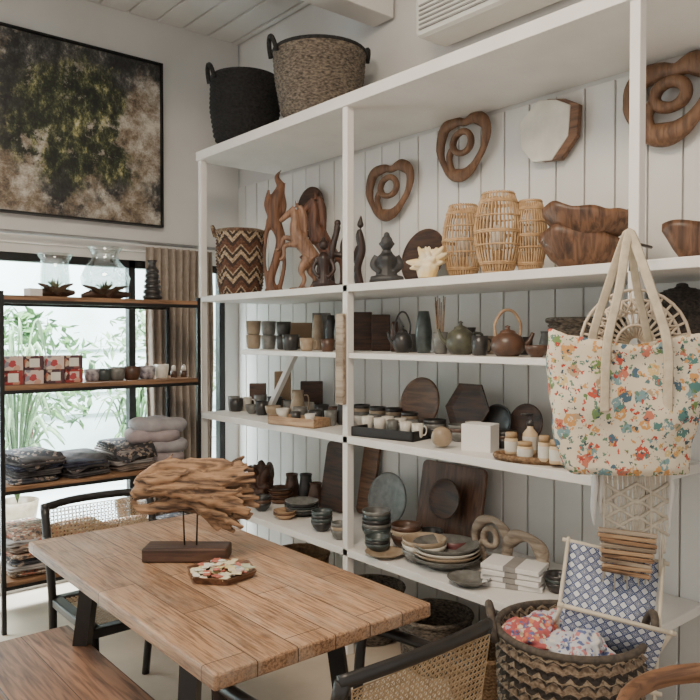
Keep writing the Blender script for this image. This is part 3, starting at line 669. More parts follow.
out=[(-.12,-.05),(-.13,.07),(-.03,.15),(.06,.13),(.13,.09),(.12,-.04),(.04,-.13),(-.06,-.12)]
s_=mp(550,2.7)
bm=NB(); slab(bm,[(a*.98+.03,b_*.98-.005) for a,b_ in out],.03); a=ob('wood_edge',bm,TEAK,False,.004)
bm=NB(); slab(bm,[(a*1.0-.012,b_*.98) for a,b_ in out],.04); b1=ob('painted_face',bm,CERW,False,.003)
thing('wall_slab','cream faceted slab with live wood edge on wall','wall art',(2.73,yb(548,2.73),CH+(335-131)*s_),R(-90),(a,b1))
# ---------- shelf 2 left bay sculptures -------------
BSK=zig('patterned_basket_weave',[(0,(.46,.35,.23)),(.22,(.04,.025,.018)),(.4,(.4,.3,.2)),(.5,(.14,.06,.03)),(.8,(.045,.025,.018))],3.2,9,.45)
x=2.4; s=mp(241,x); r=24*s
basket('patterned_basket','tall zigzag patterned woven basket on shelf',(x,yb(241,x),Z2),[(r*.86,0),(r*.95,.1),(r,.25),(r*.98,64*s)],BSK,BSK,2,.035,rot=FACE,step=.02,amp=.004)
def fig(name,label,u,x,z,h,chains,mat,sx=1,vox=75,rot=None,rs=1,amp=0):
    H=h*mp(u,x); cc=[[(a*H*sx,b_*H,c*H,r*H*rs) for a,b_,c,r in c1] for c1 in chains]
    thing(name,label,'sculpture',(x,yb(u,x),z),FACE if rot is None else rot,[organic('f',cc,mat,max(.003,H/vox),12,amp=amp)])
fig('bird_sculpture','tall twisted carved wooden bird figure on shelf',275,2.42,Z2,124,[
 [(0,0,0,.05),(-.03,0,.12,.035),(.02,0,.3,.035),(.05,0,.45,.04),(.0,0,.6,.055),(.01,0,.74,.06),(.05,0,.86,.035),(.02,0,.94,.02),(.06,0,1,.004)],
 [(-.05,0,.03,.018),(-.08,0,.25,.014),(-.07,0,.45,.016),(-.04,0,.6,.025)],[(.03,0,.6,.03),(.07,0,.7,.03),(.06,0,.82,.024),(.09,0,.9,.004)],[(-.02,0,.62,.03),(-.06,0,.72,.024),(-.045,0,.84,.01)],[(.04,0,.05,.02),(.08,0,.25,.016),(.05,0,.45,.02)],[(-.08,0,.01,.03),(.08,0,.01,.03)]],wood('flame_wood',(.19,.085,.04),(.05,.022,.013),axis=2),vox=110)
HORSE=[
 [(.10,.03,0,.03),(.15,.03,.12,.024),(.10,.03,.22,.04),(.12,.02,.34,.075)],[(.0,-.03,0,.03),(.05,-.03,.12,.024),(.02,-.03,.22,.04),(.09,-.02,.34,.075)],
 [(.14,0,.34,.085),(.08,0,.44,.08),(-.0,0,.56,.088),(-.04,0,.66,.064),(-.04,0,.78,.05),(-.05,0,.87,.042)],
 [(-.04,0,.88,.05),(-.12,0,.82,.036),(-.19,0,.75,.026)],[(-.02,.01,.9,.014),(-.015,.01,.99,.004)],[(-.03,-.015,.9,.014),(-.04,-.015,.99,.004)],
 [(-.03,.04,.54,.04),(-.15,.04,.58,.026),(-.19,.04,.47,.02),(-.24,.04,.44,.022)],[(-.02,-.04,.5,.04),(-.14,-.04,.48,.026),(-.15,-.04,.37,.02),(-.19,-.04,.33,.022)],
 [(.17,0,.36,.035),(.25,0,.3,.034),(.26,0,.15,.03),(.22,0,.02,.014)],[(-.0,0,.92,.024),(.04,0,.82,.038),(.05,0,.68,.034),(.06,0,.58,.02)],[(-.1,0,.005,.03),(.1,0,.01,.035),(.2,0,.005,.03)]]
fig('horse_sculpture','rearing carved reddish wooden horse on shelf',300,2.32,Z2,92,HORSE,wood('horse_wood',(.27,.15,.09),(.1,.048,.028),.45,2),sx=1.1,vox=110)
DCARV=wood('ebony_carving',(.04,.02,.015),(.012,.008,.007),.4,2)
fig('horse_sculpture','dark carved wooden horse with raised head, behind',319,2.55,Z2,104,HORSE,RED,sx=.9,vox=110)
fig('seated_figure','dark carved wooden seated figure on shelf',324,2.3,Z2,52,[
 [(-.2,0,.07,.07),(0,-.05,.09,.1),(.2,0,.07,.07)],[(0,0,.1,.15),(0,0,.35,.11),(0,0,.58,.12),(0,0,.7,.05)],[(0,0,.84,.1)],[(0,0,.95,.04)],[(-.12,0,.58,.045),(-.2,-.05,.36,.04),(-.08,-.12,.2,.035)],[(.12,0,.58,.045),(.2,-.05,.36,.04),(.08,-.12,.2,.035)]],DCARV)
fig('abstract_carving','dark abstract carved wooden figure beside post',338,2.42,Z2,70,[
 [(-.08,0,0,.05),(-.1,0,.3,.05),(-.08,0,.55,.05),(-.02,0,.8,.045),(0,0,.9,.05)],[(0,0,.95,.05)],[(.08,0,0,.05),(.11,0,.3,.045),(.08,0,.6,.05),(.1,0,.75,.03),(.12,0,.88,.012)],[(-.08,0,.52,.04),(.08,0,.48,.04)],[(-.1,0,.04,.05),(.1,0,.04,.05)]],DCARV)
fig('abstract_carving','slim dark carved wooden figure standing on shelf',360,2.3,Z2,70,[
 [(0,0,0,.07),(-.03,0,.25,.055),(.03,0,.5,.06),(0,0,.7,.06),(0,0,.8,.03)],[(.01,0,.87,.05)],[(-.03,0,.55,.03),(-.08,0,.4,.025),(-.02,0,.25,.02)],[(.01,0,.9,.04),(.02,0,1,.01)]],DCARV)
disc(300,326,0,Z2+.40,2.73,DTEAK,'round wooden disc hung on wall behind figures',tilt=2)
disc(404,446,0,Z2,2.62,DTEAK,'large round wooden platter with dark rim leaning')
fig('buddha_statue','black stone seated buddha statue on shelf',387,2.3,Z2,52,[
 [(-.3,-.05,.07,.07),(-.1,-.12,.08,.09),(.1,-.12,.08,.09),(.3,-.05,.07,.07)],[(0,.02,.05,.24),(0,.02,.3,.19),(0,.02,.48,.2),(0,.02,.58,.12),(0,0,.66,.07)],[(0,-.01,.76,.13)],[(0,0,.81,.115)],[(0,0,.93,.06)],[(0,-.13,.76,.025)],[(-.125,0,.76,.03)],[(.125,0,.76,.03)],
 [(-.18,.02,.52,.075),(-.26,0,.35,.07),(-.12,-.14,.2,.05)],[(.18,.02,.52,.075),(.26,0,.35,.07),(.12,-.14,.2,.05)],[(-.33,0,.03,.05),(0,-.04,.03,.1),(.33,0,.03,.05)]],plain('basalt',(.045,.045,.047),.5,(.02,.02,.02)),vox=90)
ch=[[(0,0,.05,.3),(0,0,.35,.38),(0,0,.6,.22)]]
random.seed(5)
for i in range(22):
    a=random.uniform(0,6.28); e=random.uniform(-.2,1.3); L=random.uniform(.5,.68); ch.append([(0,0,.4,.22),(math.cos(a)*math.cos(e)*L*.6,math.sin(a)*math.cos(e)*L*.6,.4+math.sin(e)*L*.5,.13),(math.cos(a)*math.cos(e)*L*1.1,math.sin(a)*math.cos(e)*L,max(.05,.38+math.sin(e)*L*.9),.03)])
ch=[[(a*.9,b_*.7,max(c,.03),r*.8) for a,b_,c,r in q] for q in ch]
fig('shell_ornament','cream and yellow spiky sea shell ornament',428,2.28,Z2,38,ch,plain('shell',(.8,.56,.2),.4,(.78,.7,.52),14),vox=60,amp=.006)
def lamp(u,w,h,x,label):
    s=mp(u,x); r=w*s/2; H=h*s; bm=NB(); f=lambda t:r*(.52+.48*math.sin(math.pi*(t*.9+.03))**.9)
    for i in range(34):
        a=6.2832*i/34; pts=[(f(t/14)*math.cos(a),f(t/14)*math.sin(a),.006+(H-.012)*t/14) for t in range(15)]
        sweep(bm,pts,.0036,5)
    for t in (.02,.12,.14,.35,.5,.52,.7,.87,.89,.98):
        sweep(bm,[((f(t)+.002)*math.cos(6.2832*j/28),(f(t)+.002)*math.sin(6.2832*j/28),.006+(H-.012)*t) for j in range(28)],.004,5,True)
    sh=ob('rattan_shade',bm,RATTAN)
    bm=NB(); lathe(bm,[(0,.002),(r*.5,.002),(r*.5,.012),(.02,.014),(.02,H*.3),(0,H*.3)],24); b1=ob('base',bm,LWOOD)
    bm=NB(); lathe(bm,[(0,H*.3),(.02,H*.32),(.034,H*.45),(.03,H*.55),(0,H*.62)],16); b2=ob('bulb',bm,CERW)
    thing('rattan_lantern',label,'lantern',(x,yb(u,x),Z2),0,(sh,b1,b2))
lamp(463,40,76,2.42,'rounded natural rattan lantern on shelf')
lamp(498,46,84,2.34,'tall natural rattan lantern, largest of three')
lamp(530,32,76,2.42,'smaller natural rattan lantern beside wooden bowls')
def wbowl(u,w,h,x,z,mat,label,name='wooden_bowl',sy=.62,tl=0):
    s=mp(u,x); r=w*s/2; H=h*s; bm=NB()
    lathe(bm,shell([(r*.3,0),(r*.55,H*.08),(r*.8,H*.28),(r*.93,H*.55),(r,H*.8),(r*.98,H*.95)],.02),64); o=ob('b',bm,mat)
    for v in o.data.vertices:
        f=min(1,max(0,v.co.z/H)); v.co.y*=sy; n_=Vector(noise.noise_vector(v.co*11+Vector((z*3,0,0)))); v.co+=Vector((n_.x*.03,n_.y*.03,n_.z*.035+.02*math.sin(v.co.x*14+z*9)))*f
    return thing(name,label,'bowl',(x,yb(u,x),z),FACE,[o],tilt=(0,tl))
wbowl(584,86,38,2.42,Z2,BOWLW,'large irregular dark wooden bowl at bottom of pile')
wbowl(592,94,34,2.42,Z2+.112,BOWLW,'large irregular teak bowl stacked on another',tl=R(-3))
wbowl(694,54,40,2.36,Z2,BOWLW,'live-edge wooden bowl beyond the post',tl=0)
o=noisy(box('d',(0,0,.21),(.05,.02,.42),GDRIFT,.004),.006,10)
thing('driftwood_plank','rough pale driftwood strip hung on shelf post','driftwood',(2.17,yb(341,2.17),1.18),R(-90),[o])
# ---------- rack -------------
RY=3.9; RX0,RX1=1.03,2.12; RZ=[1.70,1.245,.74,.26]
parts=[]
for xx in (RX0,RX1):
    for y in (RY,RY+.4): parts.append(box('post',(xx,y,.86),(.022,.022,1.72),BMET,.002))
RW2=wood('rack_shelf_wood',(.27,.15,.08),(.12,.06,.03),.5,0)
for z in RZ:
    parts.append(box('shelf_board',((RX0+RX1)/2,RY+.2,z-.012),(RX1-RX0-.01,.42,.024),RW2,.002))
    bm=NB(); bx(bm,((RX0+RX1)/2,RY-.005,z-.032),(RX1-RX0,.015,.018)); bx(bm,((RX0+RX1)/2,RY+.405,z-.032),(RX1-RX0,.015,.018)); parts.append(ob('crossbar',bm,BMET,False))
thing('display_rack','black metal rack with wooden shelves before window','rack',(0,0,0),0,parts)
GL=glassm('clear_glass',(.9,.93,.92),.2)
def ry(u,y=RY+.18): return xb(u,y),mq(u,y)
def terr(u,w,h,label,kind):
    y=RY+.18; x,s=ry(u); r=w*s/2; H=h*s; bm=NB()
    if kind: prof=[(r*.5,.03),(r*.95,H*.28),(r,H*.42),(r*.8,H*.62),(r*.55,H*.76),(r*.55,H*.88),(r*.72,H)]
    else: prof=[(r*.5,.03),(r*.75,H*.12),(r*.8,H*.45),(r*.72,H*.8),(r*.95,H)]
    lathe(bm,shell(prof,.004),28); g=ob('glass_jug',bm,GL)
    random.seed(u); ch=[[(-r*1.0,0,.015,.014),(-r*.3,0,.035,.03),(r*.4,.01,.03,.028),(r*1.1,0,.035,.012)],[(0,0,.02,.02),(r*.4,-.02,.06,.014),(r*.9,-.03,.08,.006)],[(-.02,0,.02,.022),(-r*.5,-.03,.055,.014),(-r*1.0,-.02,.075,.006)],[(0,-.03,.02,.02),(.02,-.05,.05,.012),(.05,-.05,.075,.006)]]
    b1=organic('driftwood_base',ch,DTEAK,.005)
    bm=NB()
    for i in range(14):
        a=random.uniform(0,6.28); sweep(bm,spl([(0,0,.05),(math.cos(a)*r*.25,math.sin(a)*r*.25,.075),(math.cos(a)*r*.4,math.sin(a)*r*.4,.08+random.uniform(0,.03))],3),[.006,.009,.009,.007,.005,.003,.001],5,sc=(1,.4))
    return thing('terrarium',label,'terrarium',(x,y,RZ[0]),0,(g,b1,ob('succulent',bm,LEAF)))
terr(56,36,44,'small glass vessel on driftwood with succulent',0)
terr(106,48,52,'round glass jug molten over driftwood on rack',1)
x,s=ry(150); H=40*s; prof=[(.03,0)]
for i in range(6):
    z=H*(.03+.13*i); rr=.056-.0035*i; prof+=[(rr*.8,z),(rr,z+H*.03),(rr,z+H*.09),(rr*.8,z+H*.12)]
prof+=[(.022,H*.86),(.02,H*.92),(.03,H)]
bm=NB(); lathe(bm,shell(prof,.003),28); thing('ribbed_vase','tall black ribbed ceramic vase on rack','vase',(x,RY+.14,RZ[0]),0,[ob('v',bm,CERD)])
thing('small_box','small white box on driftwood beside terrariums','box',(xb(34,RY+.12),RY+.12,RZ[0]),R(15),[box('b',(0,0,.022),(.07,.06,.044),CARD,.002)])
PB=[spots('print%d'%i,b_,c,28,.5) for i,(b_,c) in enumerate([((.3,.04,.04),[(.6,.5,.42),(.08,.02,.02),(.5,.25,.17)]),((.6,.48,.43),[(.4,.06,.07),(.25,.25,.3),(.55,.33,.25)]),((.08,.04,.05),[(.45,.16,.09),(.5,.4,.3),(.22,.08,.08)])])]
LB=[(7,0,0),(7,1,1),(28,0,1),(28,1,2),(49,0,2),(49,1,1),(68,0,0),(68,1,2)]
for u,l,k in LB:
    x,s=ry(u,RY+.1)
    a=box('carton',(0,0,0),(.092,.09,.072),PB[k],.002); b1=box('paper_label',(0,-.0455,0),(.05,.001,.045),PAPER if (u+l)%2 else PB[1],0)
    thing('printed_box','small red and cream printed gift carton on rack','box',(x+.02,RY+.1,RZ[1]+.037+l*.0735),R(random.uniform(-4,4)),(a,b1),'small printed cartons on rack')
MAR=plain('marbled',(.5,.46,.46),.4,(.06,.05,.08),30); 
for u,w,h,m,l in [(92,15,12,MAR,'marbled'),(104,15,12,CERT,'dark teal'),(117,17,13,CERG,'grey'),(132,17,13,CERB,'brown'),(147,17,13,MAR,'marbled'),(162,14,14,CERW,'white')]:
    y=RY+.12; x=xb(u,y); s=mq(u,y); r=w*s/2; H=h*s; bm=NB(); lathe(bm,shell([(a*r,b_*H) for a,b_ in PR['cup']],.003),20)
    thing('candle_bowl',l+' little bowl in a row on rack','bowl',(x,y,RZ[1]),0,[ob('body',bm,m)],'little bowls on rack')
for u in (174,184):
    y=RY+.15; x=xb(u,y); bm=NB(); lathe(bm,[(0,0),(.02,0),(.02,.04),(0,.04)],16); a=ob('body',bm,CERB); bm=NB(); lathe(bm,[(0,.04),(.014,.04),(.012,.07),(0,.075)],16)
    thing('small_bottle','tiny brown bottle with cap on rack','bottle',(x,y,RZ[1]),0,(a,ob('cap',bm,PAPER)))
# textiles
def cloth(loc,w,d,h,mat,label,group,rot=0,name='folded_cloth',droop=0):
    bm=NB(); n=max(2,int(h/.011)); secs=[]
    for i in range(n):
        z0=h*i/n; f=random.uniform(.93,1.02); ox,oy=random.uniform(-.004,.004),random.uniform(-.006,.006)
        for t,e in ((.0,.955),(.2,.99),(.5,1),(.8,.99),(1,.955)): secs.append((z0+h/n*t*.98,w/2*e*f,d/2*e*f,7,ox,oy))
    loft(bm,secs,44); o=ob('c',bm,mat); noisy(o,.014,7); noisy(o,.005,25)
    if droop:
        for v in o.data.vertices:
            e=max(0,-v.co.y-d*.3); v.co.z-=e*droop*3*(.6+.6*noise.noise(v.co*9)); 
    return thing(name,label,'textile',loc,rot,[o],group)
DK=[spots('dark_textile',(.03,.03,.035),[(.2,.15,.13),(.3,.24,.19),(.02,.02,.03)],40,.45),plain('charcoal_cloth',(.08,.07,.07),.95,(.02,.018,.02),14,.4),plain('taupe_cloth',(.27,.2,.16),.95,(.11,.085,.07),12,.4),spots('ikat_cloth',(.24,.16,.11),[(.46,.38,.3),(.06,.05,.05),(.3,.1,.06)],45,.5,second=(25,.25,[(.42,.32,.22),(.08,.05,.04)])),plain('navy_cloth',(.04,.045,.07),.95,(.012,.012,.025),14,.4),plain('grey_cloth',(.36,.33,.31),.95,(.2,.185,.18),12,.4)]
nm=('dark','charcoal','taupe','brown patterned','navy','grey')
for cxu,z,ms in ((28,RZ[2],(0,1,4,1,0)),(75,RZ[2],(1,0,4,1)),(122,RZ[2],(2,5,1,5,0)),(25,RZ[3],(3,5,0,3,2,5,3)),(80,RZ[3],(1,3,2,3,0,3)),(130,RZ[3],(5,2,3,1,3)),(175,RZ[3],(5,2,1,0))):
    zz=z 
    for i,mi in enumerate(ms):
        h=random.uniform(.022,.036); cloth((xb(cxu,RY+.2)+random.uniform(-.015,.015),RY+.19+random.uniform(-.012,.012),zz),.25,.38,h,DK[mi],nm[mi]+' folded textile in a stack on rack','folded textiles on rack',R(random.uniform(-10,10)),droop=.3 if i==len(ms)-1 else 0); zz+=h+.001
PIL=[plain('mauve_pillow',(.36,.3,.3),.9,(.28,.23,.235),15,.3),plain('grey_pillow',(.36,.34,.35),.9,(.27,.25,.265),15,.3)]
zz=RZ[2]
for i in range(4):
    bm=NB(); hw,hd,hh=.16,.15,.04
    loft(bm,[(hh*(1+math.sin(R(a))),hw*(.2+.8*max(0,math.cos(R(a)))**.4),hd*(.2+.8*max(0,math.cos(R(a)))**.4),3.4) for a in (-90,-82,-70,-55,-35,-15,15,35,55,70,82,90)],56)
    o=ob('p',bm,PIL[i%2]); noisy(o,.022,7); noisy(o,.004,30)
    thing('cushion',('mauve','grey')[i%2]+' soft cushion in stack on rack','cushion',(1.94+random.uniform(-.02,.02),RY+.2,zz),R(random.uniform(-14,14)),[o],'stacked cushions on rack',tilt=(R(random.uniform(-4,4)),R(random.uniform(-7,7)))); zz+=.062
# curtain
bm=NB(); n=90; rows=[]
for j in range(9):
    z=2.06-j*(2.0/8); row=[]
    for i in range(n):
        t=i/(n-1); xx=2.03+t*.47; yy=YW-.09+.028*math.sin(t*60+.5*math.sin(j*.7))+.006*math.sin(j+t*9); row.append(bm.verts.new((xx,yy,z)))
    rows.append(row)
for j in range(8):
    for i in range(n-1): bm.faces.new((rows[j][i],rows[j][i+1],rows[j+1][i+1],rows[j+1][i]))
cu=ob('c',bm,plain('curtain_linen',(.36,.3,.25),.9,(.3,.25,.2),30)); sd=cu.modifiers.new('s','SOLIDIFY'); sd.thickness=.003
thing('curtain','gathered taupe linen curtain beside the window','curtain',(0,0,0),0,[cu])
bm=NB(); sweep(bm,[(-1.5,YW-.09,2.085),(2.6,YW-.09,2.085)],.011,10)
for xx in (-1.2,.6,2.57): sweep(bm,[(xx,YW-.09,2.085),(xx,YW-.02,2.085)],.008,8)
thing('curtain_rod','thin grey metal curtain rod over window','curtain rod',(0,0,0),0,[ob('r',bm,plain('grey_metal',(.35,.35,.35),.4))])
# ---------- tote bag -------------
TX=2.03; u=628; s=mp(u,TX); zt=CH+(335-338)*s; zb=CH+(335-468)*s; H=zt-zb
CRM=(.68,.6,.46)
TOTE=spots('tote_print',CRM,[(.5,.08,.05),(.08,.2,.19),(.6,.3,.1),(.16,.26,.09),(.52,.17,.11),(.07,.13,.18),CRM,(.42,.3,.18),(.18,.3,.32),(.6,.45,.2)],27,.5,second=(62,.4,[CRM,(.4,.06,.04),(.12,.22,.16),CRM,(.58,.3,.1),CRM,(.05,.08,.1)]),third=(40,.24,[(.08,.17,.18),CRM,(.5,.1,.06),(.12,.2,.08),CRM]))
bm=NB(); secs=[]
for i in range(19):
    t=i/18; hw=.205+.035*t; hd=.05*(1-t)+.045*t+.015*math.sin(math.pi*t); secs.append((H*t,hw*(1-.08*(1-t)**4),hd,3.5 if t<.8 else 3))
loft(bm,secs,72,False)
bm.verts.ensure_lookup_table(); bm.faces.new([bm.verts[i] for i in range(72)])
bag=ob('bag_body',bm,TOTE); noisy(bag,.022,6); noisy(bag,.007,18)
for v in bag.data.vertices:
    if v.co.z>H*.8: v.co.z+=.03*(abs(v.co.x)/.24)**2-.012
so=bag.modifiers.new('s','SOLIDIFY'); so.thickness=.003
CANV=plain('canvas_strap',(.6,.52,.39),.9,(.49,.42,.31),40)
parts=[bag]; hz=CH+(335-236)*s-zb
for yy,dx in ((-.068,0),(.045,.02)):
    bm=NB(); sweep(bm,spl([(-.095,yy,H*.45),(-.095,yy,H*.6),(-.09,yy*1.05,H*.97),(-.05,yy*.8,H+.14),(-.008,yy*.2,hz-.01),(.008,yy*.2,hz-.01),(.045,yy*.8,H+.14),(.085,yy*1.05,H*.97),(.09,yy,H*.6),(.09,yy,H*.45)],6),.014,8,sc=(1.0,.13),up=(0,1,0) )
    parts.append(ob('strap',bm,CANV))
bgy=yb(u,TX)
thing('tote_bag','cream canvas tote bag with colourful print, hung from post','bag',(TX,bgy,zb),FACE+R(3),parts)
bm=NB(); sweep(bm,[(.12,0,0),(.0,0,0),(-.02,0,.02)],.005,8)
thing('hook','small metal hook on shelf post','hook',(TX+.03,yb(631,TX),zb+hz-.022),R(8),[ob('h',bm,BMET)])
# macrame + tassels under the bag
mx_,my=2.11,yb(636,2.11); ROPE=plain('cotton_rope',(.66,.6,.5),.9,(.52,.46,.37),40)
FEA=plain('white_feather',(.76,.74,.7),.9,(.64,.62,.58),60,stretch=(4,4,.3))
bm=NB(); sweep(bm,[(-.14,0,1.12),(.12,0,1.12)],.01,8); pr=[ob('dowel',bm,LWOOD)]
bm=NB()
for i in range(40):
    x=-.105+i*.0053; L=.33+.05*math.cos(i*.9)+random.uniform(-.02,.02); sweep(bm,spl([(x,0,1.12),(x*.97+.004*math.sin(i*2),-.012,.98),(x*.93+.003*math.sin(i*3),-.014,.9),(x*.9+random.uniform(-.008,.008),-.008,1.12-L)],4),.0026,5)
for k in range(3): sweep(bm,[(-.1,-.014,1.05-.05*k),(0,-.018,.99-.05*k),(.1,-.014,1.05-.05*k)],.006,6); sweep(bm,[(-.1,-.014,.99-.05*k),(0,-.018,1.05-.05*k),(.1,-.014,.99-.05*k)],.006,6)
pr.append(ob('cords',bm,ROPE))
for x,z in ((-.13,1.02),(-.11,1.05),(.1,1.0)):
    bm=NB(); sweep(bm,spl([(x,-.01,z+.1),(x,-.01,z+.08),(x+.006,-.01,z+.03),(x,-.01,z-.05),(x+.004,-.01,z-.1)],4),[.003]*3+[.005,.008,.012,.016,.018,.018,.018,.017,.016,.014,.011,.008,.005,.002],8,sc=(1,.5)); pr.append(ob('tassel',bm,FEA))
thing('macrame_hanging','cream cotton macrame with feather tassels below the tote bag','wall hanging',(mx_,my,0),FACE,pr)
pr=[]
for i in range(9):
    o=noisy(box('driftwood_slat',(random.uniform(-.006,.006),0,.905-.0155*i),(.18-.004*i,.016,.0125),(GDRIFT,LWOOD,DRIFT)[i%3],.003,Matrix.Rotation(R(9+random.uniform(-2,2)),4,'Y')),.003,12); pr.append(o)
bm=NB()
for sx in (-.07,.07): sweep(bm,[(sx,0,1.12),(sx,0,.78)],.002,6)
pr.append(ob('cord',bm,ROPE))
thing('slat_hanging','bundle of weathered driftwood slats hung on cords','wall hanging',(mx_-.05,my-.005,0),FACE,pr)
bm=NB(); x=2.2
for rr in (.06,.1,.14,.17): sweep(bm,[(rr*math.cos(R(a)),0,rr*math.sin(R(a))) for a in range(0,181,12)],.005,6)
for a in range(0,181,12): sweep(bm,[(.02*math.cos(R(a)),.003,.02*math.sin(R(a))),(.17*math.cos(R(a)),.003,.17*math.sin(R(a)))],.004,6)
for a in range(0,180,12):
    sweep(bm,[(.1*math.cos(R(a)),-.003,.1*math.sin(R(a))),(.14*math.cos(R(a+12)),-.003,.14*math.sin(R(a+12)))],.004,6); sweep(bm,[(.1*math.cos(R(a+12)),-.003,.1*math.sin(R(a+12))),(.14*math.cos(R(a)),-.003,.14*math.sin(R(a)))],.004,6)
thing('rattan_fan','pale open rattan fan backrest behind tote bag','decoration',(2.14,yb(636,2.14),1.47),FACE,[ob('f',bm,plain('pale_rattan',(.66,.56,.44),.7,(.54,.44,.33)))])
DRK=plain('dark_weave',(.07,.055,.045),.9,(.02,.018,.016),80,.8)
basket('lidded_basket','dark round woven basket behind the tote bag',(2.5,yb(682,2.5),LV[2]),[(.12,0),(.16,.05),(.17,.12),(.14,.19),(.05,.24),(.01,.25)],DRK,amp=.004)
basket('round_basket','brown woven bowl basket behind tote bag straps',(2.55,yb(585,2.55),LV[2]),[(.1,0),(.13,.04),(.14,.14)],GRYW,amp=.004)
# ---------- floor basket + magazine sling -------------
ZB=zig('zigzag_basket_weave',[(0,(.045,.036,.03)),(.3,(.3,.22,.15)),(.68,(.06,.048,.04)),(.8,(.36,.28,.19))],11,30,.3)
FBX,FBY=1.90,1.235
basket('floor_basket','tall black and tan woven floor basket with handles',(FBX,FBY,0),[(.15,0),(.18,.06),(.2,.3),(.212,.625)],ZB,plain('dark_rope',(.05,.04,.035),.9,(.1,.08,.06),60),2,.06,R(130),step=.026,amp=.007,tex=.014,ht=.012)
TILE=rings_mat('blue_tile_print',12)
def sheet(name,P,w,mat,th=.006):
    bm=NB(); uv=bm.loops.layers.uv.active; q=spl(P,6); L=[[bm.verts.new(p+Vector((sx*w/2,0,0))) for sx in (-1,-.5,0,.5,1)] for p in q]; m=len(q)
    d=0; D=[0]
    for i in range(1,m): d+=(q[i]-q[i-1]).length; D.append(d)
    for i in range(m-1):
        for j in range(4):
            f=bm.faces.new((L[i][j],L[i][j+1],L[i+1][j+1],L[i+1][j]))
            for l,(a,b_) in zip(f.loops,((i,j),(i,j+1),(i+1,j+1),(i+1,j))): l[uv].uv=(b_/4*w/.1*.3,D[a]/.1*.3)
    o=ob(name,bm,mat); s_=o.modifiers.new('s','SOLIDIFY'); s_.thickness=th; return o
fab=sheet('fabric_sling',[(0,.13,.33),(0,.11,.25),(0,.05,.12),(0,0,.04),(0,-.05,.07),(0,-.09,.14),(0,-.11,.2)],.27,TILE)
bm=NB()
for sx in (-1,1):
    sweep(bm,[(sx*.142,.135,.34),(sx*.142,-.1,.0)],.006,8); sweep(bm,[(sx*.148,-.115,.21),(sx*.148,.1,.0)],.006,8)
for y,z in ((.13,.33),(-.11,.205),(-.09,.02),(.09,.02)): sweep(bm,[(-.16,y,z),(.16,y,z)],.007,8)
thing('magazine_holder','folding wooden magazine holder with blue tile fabric','magazine holder',(1.96,1.175,.50),FACE+R(-14),(fab,ob('wooden_frame',bm,plain('pale_wood',(.6,.53,.42),.6))),tilt=(0,R(10)))
CL1=spots('floral_cloth',(.4,.09,.09),[(.55,.48,.33),(.1,.12,.28),(.55,.2,.1),(.4,.3,.38)],60,.5); CL2=spots('pale_print_cloth',(.5,.5,.53),[(.1,.13,.28),(.45,.17,.17),(.6,.56,.5)],60,.45)
for (dx,dy,z,r,m,l) in ((-.09,.06,.60,.085,CL1,'red floral cloth bundle in floor basket'),(-.07,-.08,.60,.085,CL2,'pale blue printed cloth bundle in floor basket'),(.05,.09,.58,.08,CL2,'crumpled printed cloth in the floor basket')):
    bm=NB(); bmesh.ops.create_icosphere(bm,subdivisions=5,radius=r); o=ob('c',bm,m)
    for vv in o.data.vertices: vv.co=vv.co*(1+.35*noise.noise(vv.co*18)+.22*noise.noise(vv.co*45)); vv.co.z*=.75
    thing('cloth_bundle',l,'textile',(FBX+dx,FBY+dy,z),0,[o])
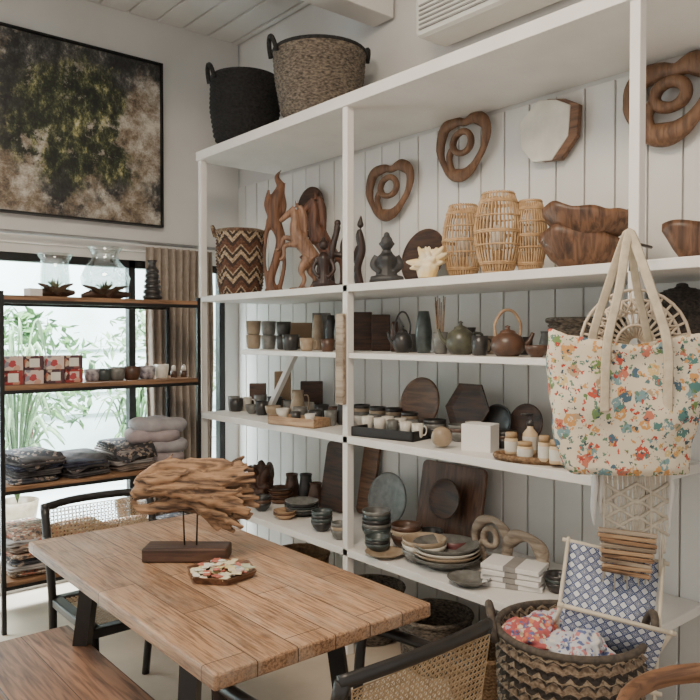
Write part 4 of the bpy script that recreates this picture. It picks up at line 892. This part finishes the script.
# ---------- things under the low shelf -------------
def xat(u,x): return (x,yb(u,x),0)
basket('storage_basket','brown woven basket under the lowest shelf',xat(436,2.42),[(.12,0),(.15,.06),(.165,.24)],GRYW,amp=.004)
basket('storage_basket','round tan woven basket on floor under shelf',xat(482,2.36),[(.11,0),(.13,.05),(.14,.2)],zig('tan_weave',[(0,(.3,.19,.1)),(.5,(.19,.11,.055))],14,30,.5),amp=.004)
basket('storage_basket','dark woven basket on floor below shelf end',xat(535,2.45),[(.11,0),(.13,.05),(.14,.26)],DRK,amp=.004)
basket('storage_basket','brown seagrass basket under shelf near post',xat(372,2.42),[(.12,0),(.15,.06),(.16,.25)],GRYW,amp=.004)
basket('storage_basket','tan round basket under the shelf far bay',xat(300,2.42),[(.12,0),(.15,.06),(.16,.28)],plain('tan_fibre',(.26,.17,.09),.9,(.16,.1,.05),60,.6),amp=.004)
board_lean(550,600,60,0,2.66,TEAK,'wooden panel leaning on wall under shelving')
fig('root_sculpture','twisted brown root wood on the floor',500,2.15,0,60,[[(-.3,0,.05,.08),(-.1,0,.2,.1),(.1,.05,.4,.08),(.3,0,.5,.05),(.4,0,.7,.02)],[(0,0,.1,.1),(.2,-.1,.2,.08),(.45,-.1,.1,.05)],[(-.1,0,.2,.07),(-.3,0,.5,.05),(-.25,.1,.85,.02)]],DRIFT)
# ---------- camera, light -------------
cam=bpy.data.cameras.new('camera'); co=bpy.data.objects.new('camera',cam); C.objects.link(co); cam.sensor_width=36; cam.lens=36*734/700
co.location=(0,0,CH); co.rotation_euler=(R(90-1.17),0,FACE); bpy.context.scene.camera=co
W_=bpy.data.worlds.new('world'); bpy.context.scene.world=W_; W_.use_nodes=True
bg=W_.node_tree.nodes['Background']; bg.inputs[0].default_value=(1,.93,.85,1); bg.inputs[1].default_value=1.1
def area(name,loc,tgt,sx,sy,p,col):
    l=bpy.data.lights.new(name,'AREA'); l.shape='RECTANGLE'; l.size=sx; l.size_y=sy; l.energy=p; l.color=col
    o=bpy.data.objects.new(name,l); C.objects.link(o); o.location=loc; o.rotation_euler=(Vector(tgt)-Vector(loc)).to_track_quat('-Z','Y').to_euler(); return o
area('terrace_fill',(1.5,5.6,4.6),(1.8,8.6,.6),6,2,3400,(.88,.97,1))  # added area light above the window, aimed outward to brighten the terrace
area('ceiling_fill',(.3,1.2,3.4),(1.0,1.7,0),1.0,1.0,85,(1,.84,.66))  # added warm fill out of view below the ceiling, no actual fixture
area('window_light',(.8,4.9,2.6),(1.3,2.4,.6),3.5,.8,340,(.86,.95,1))
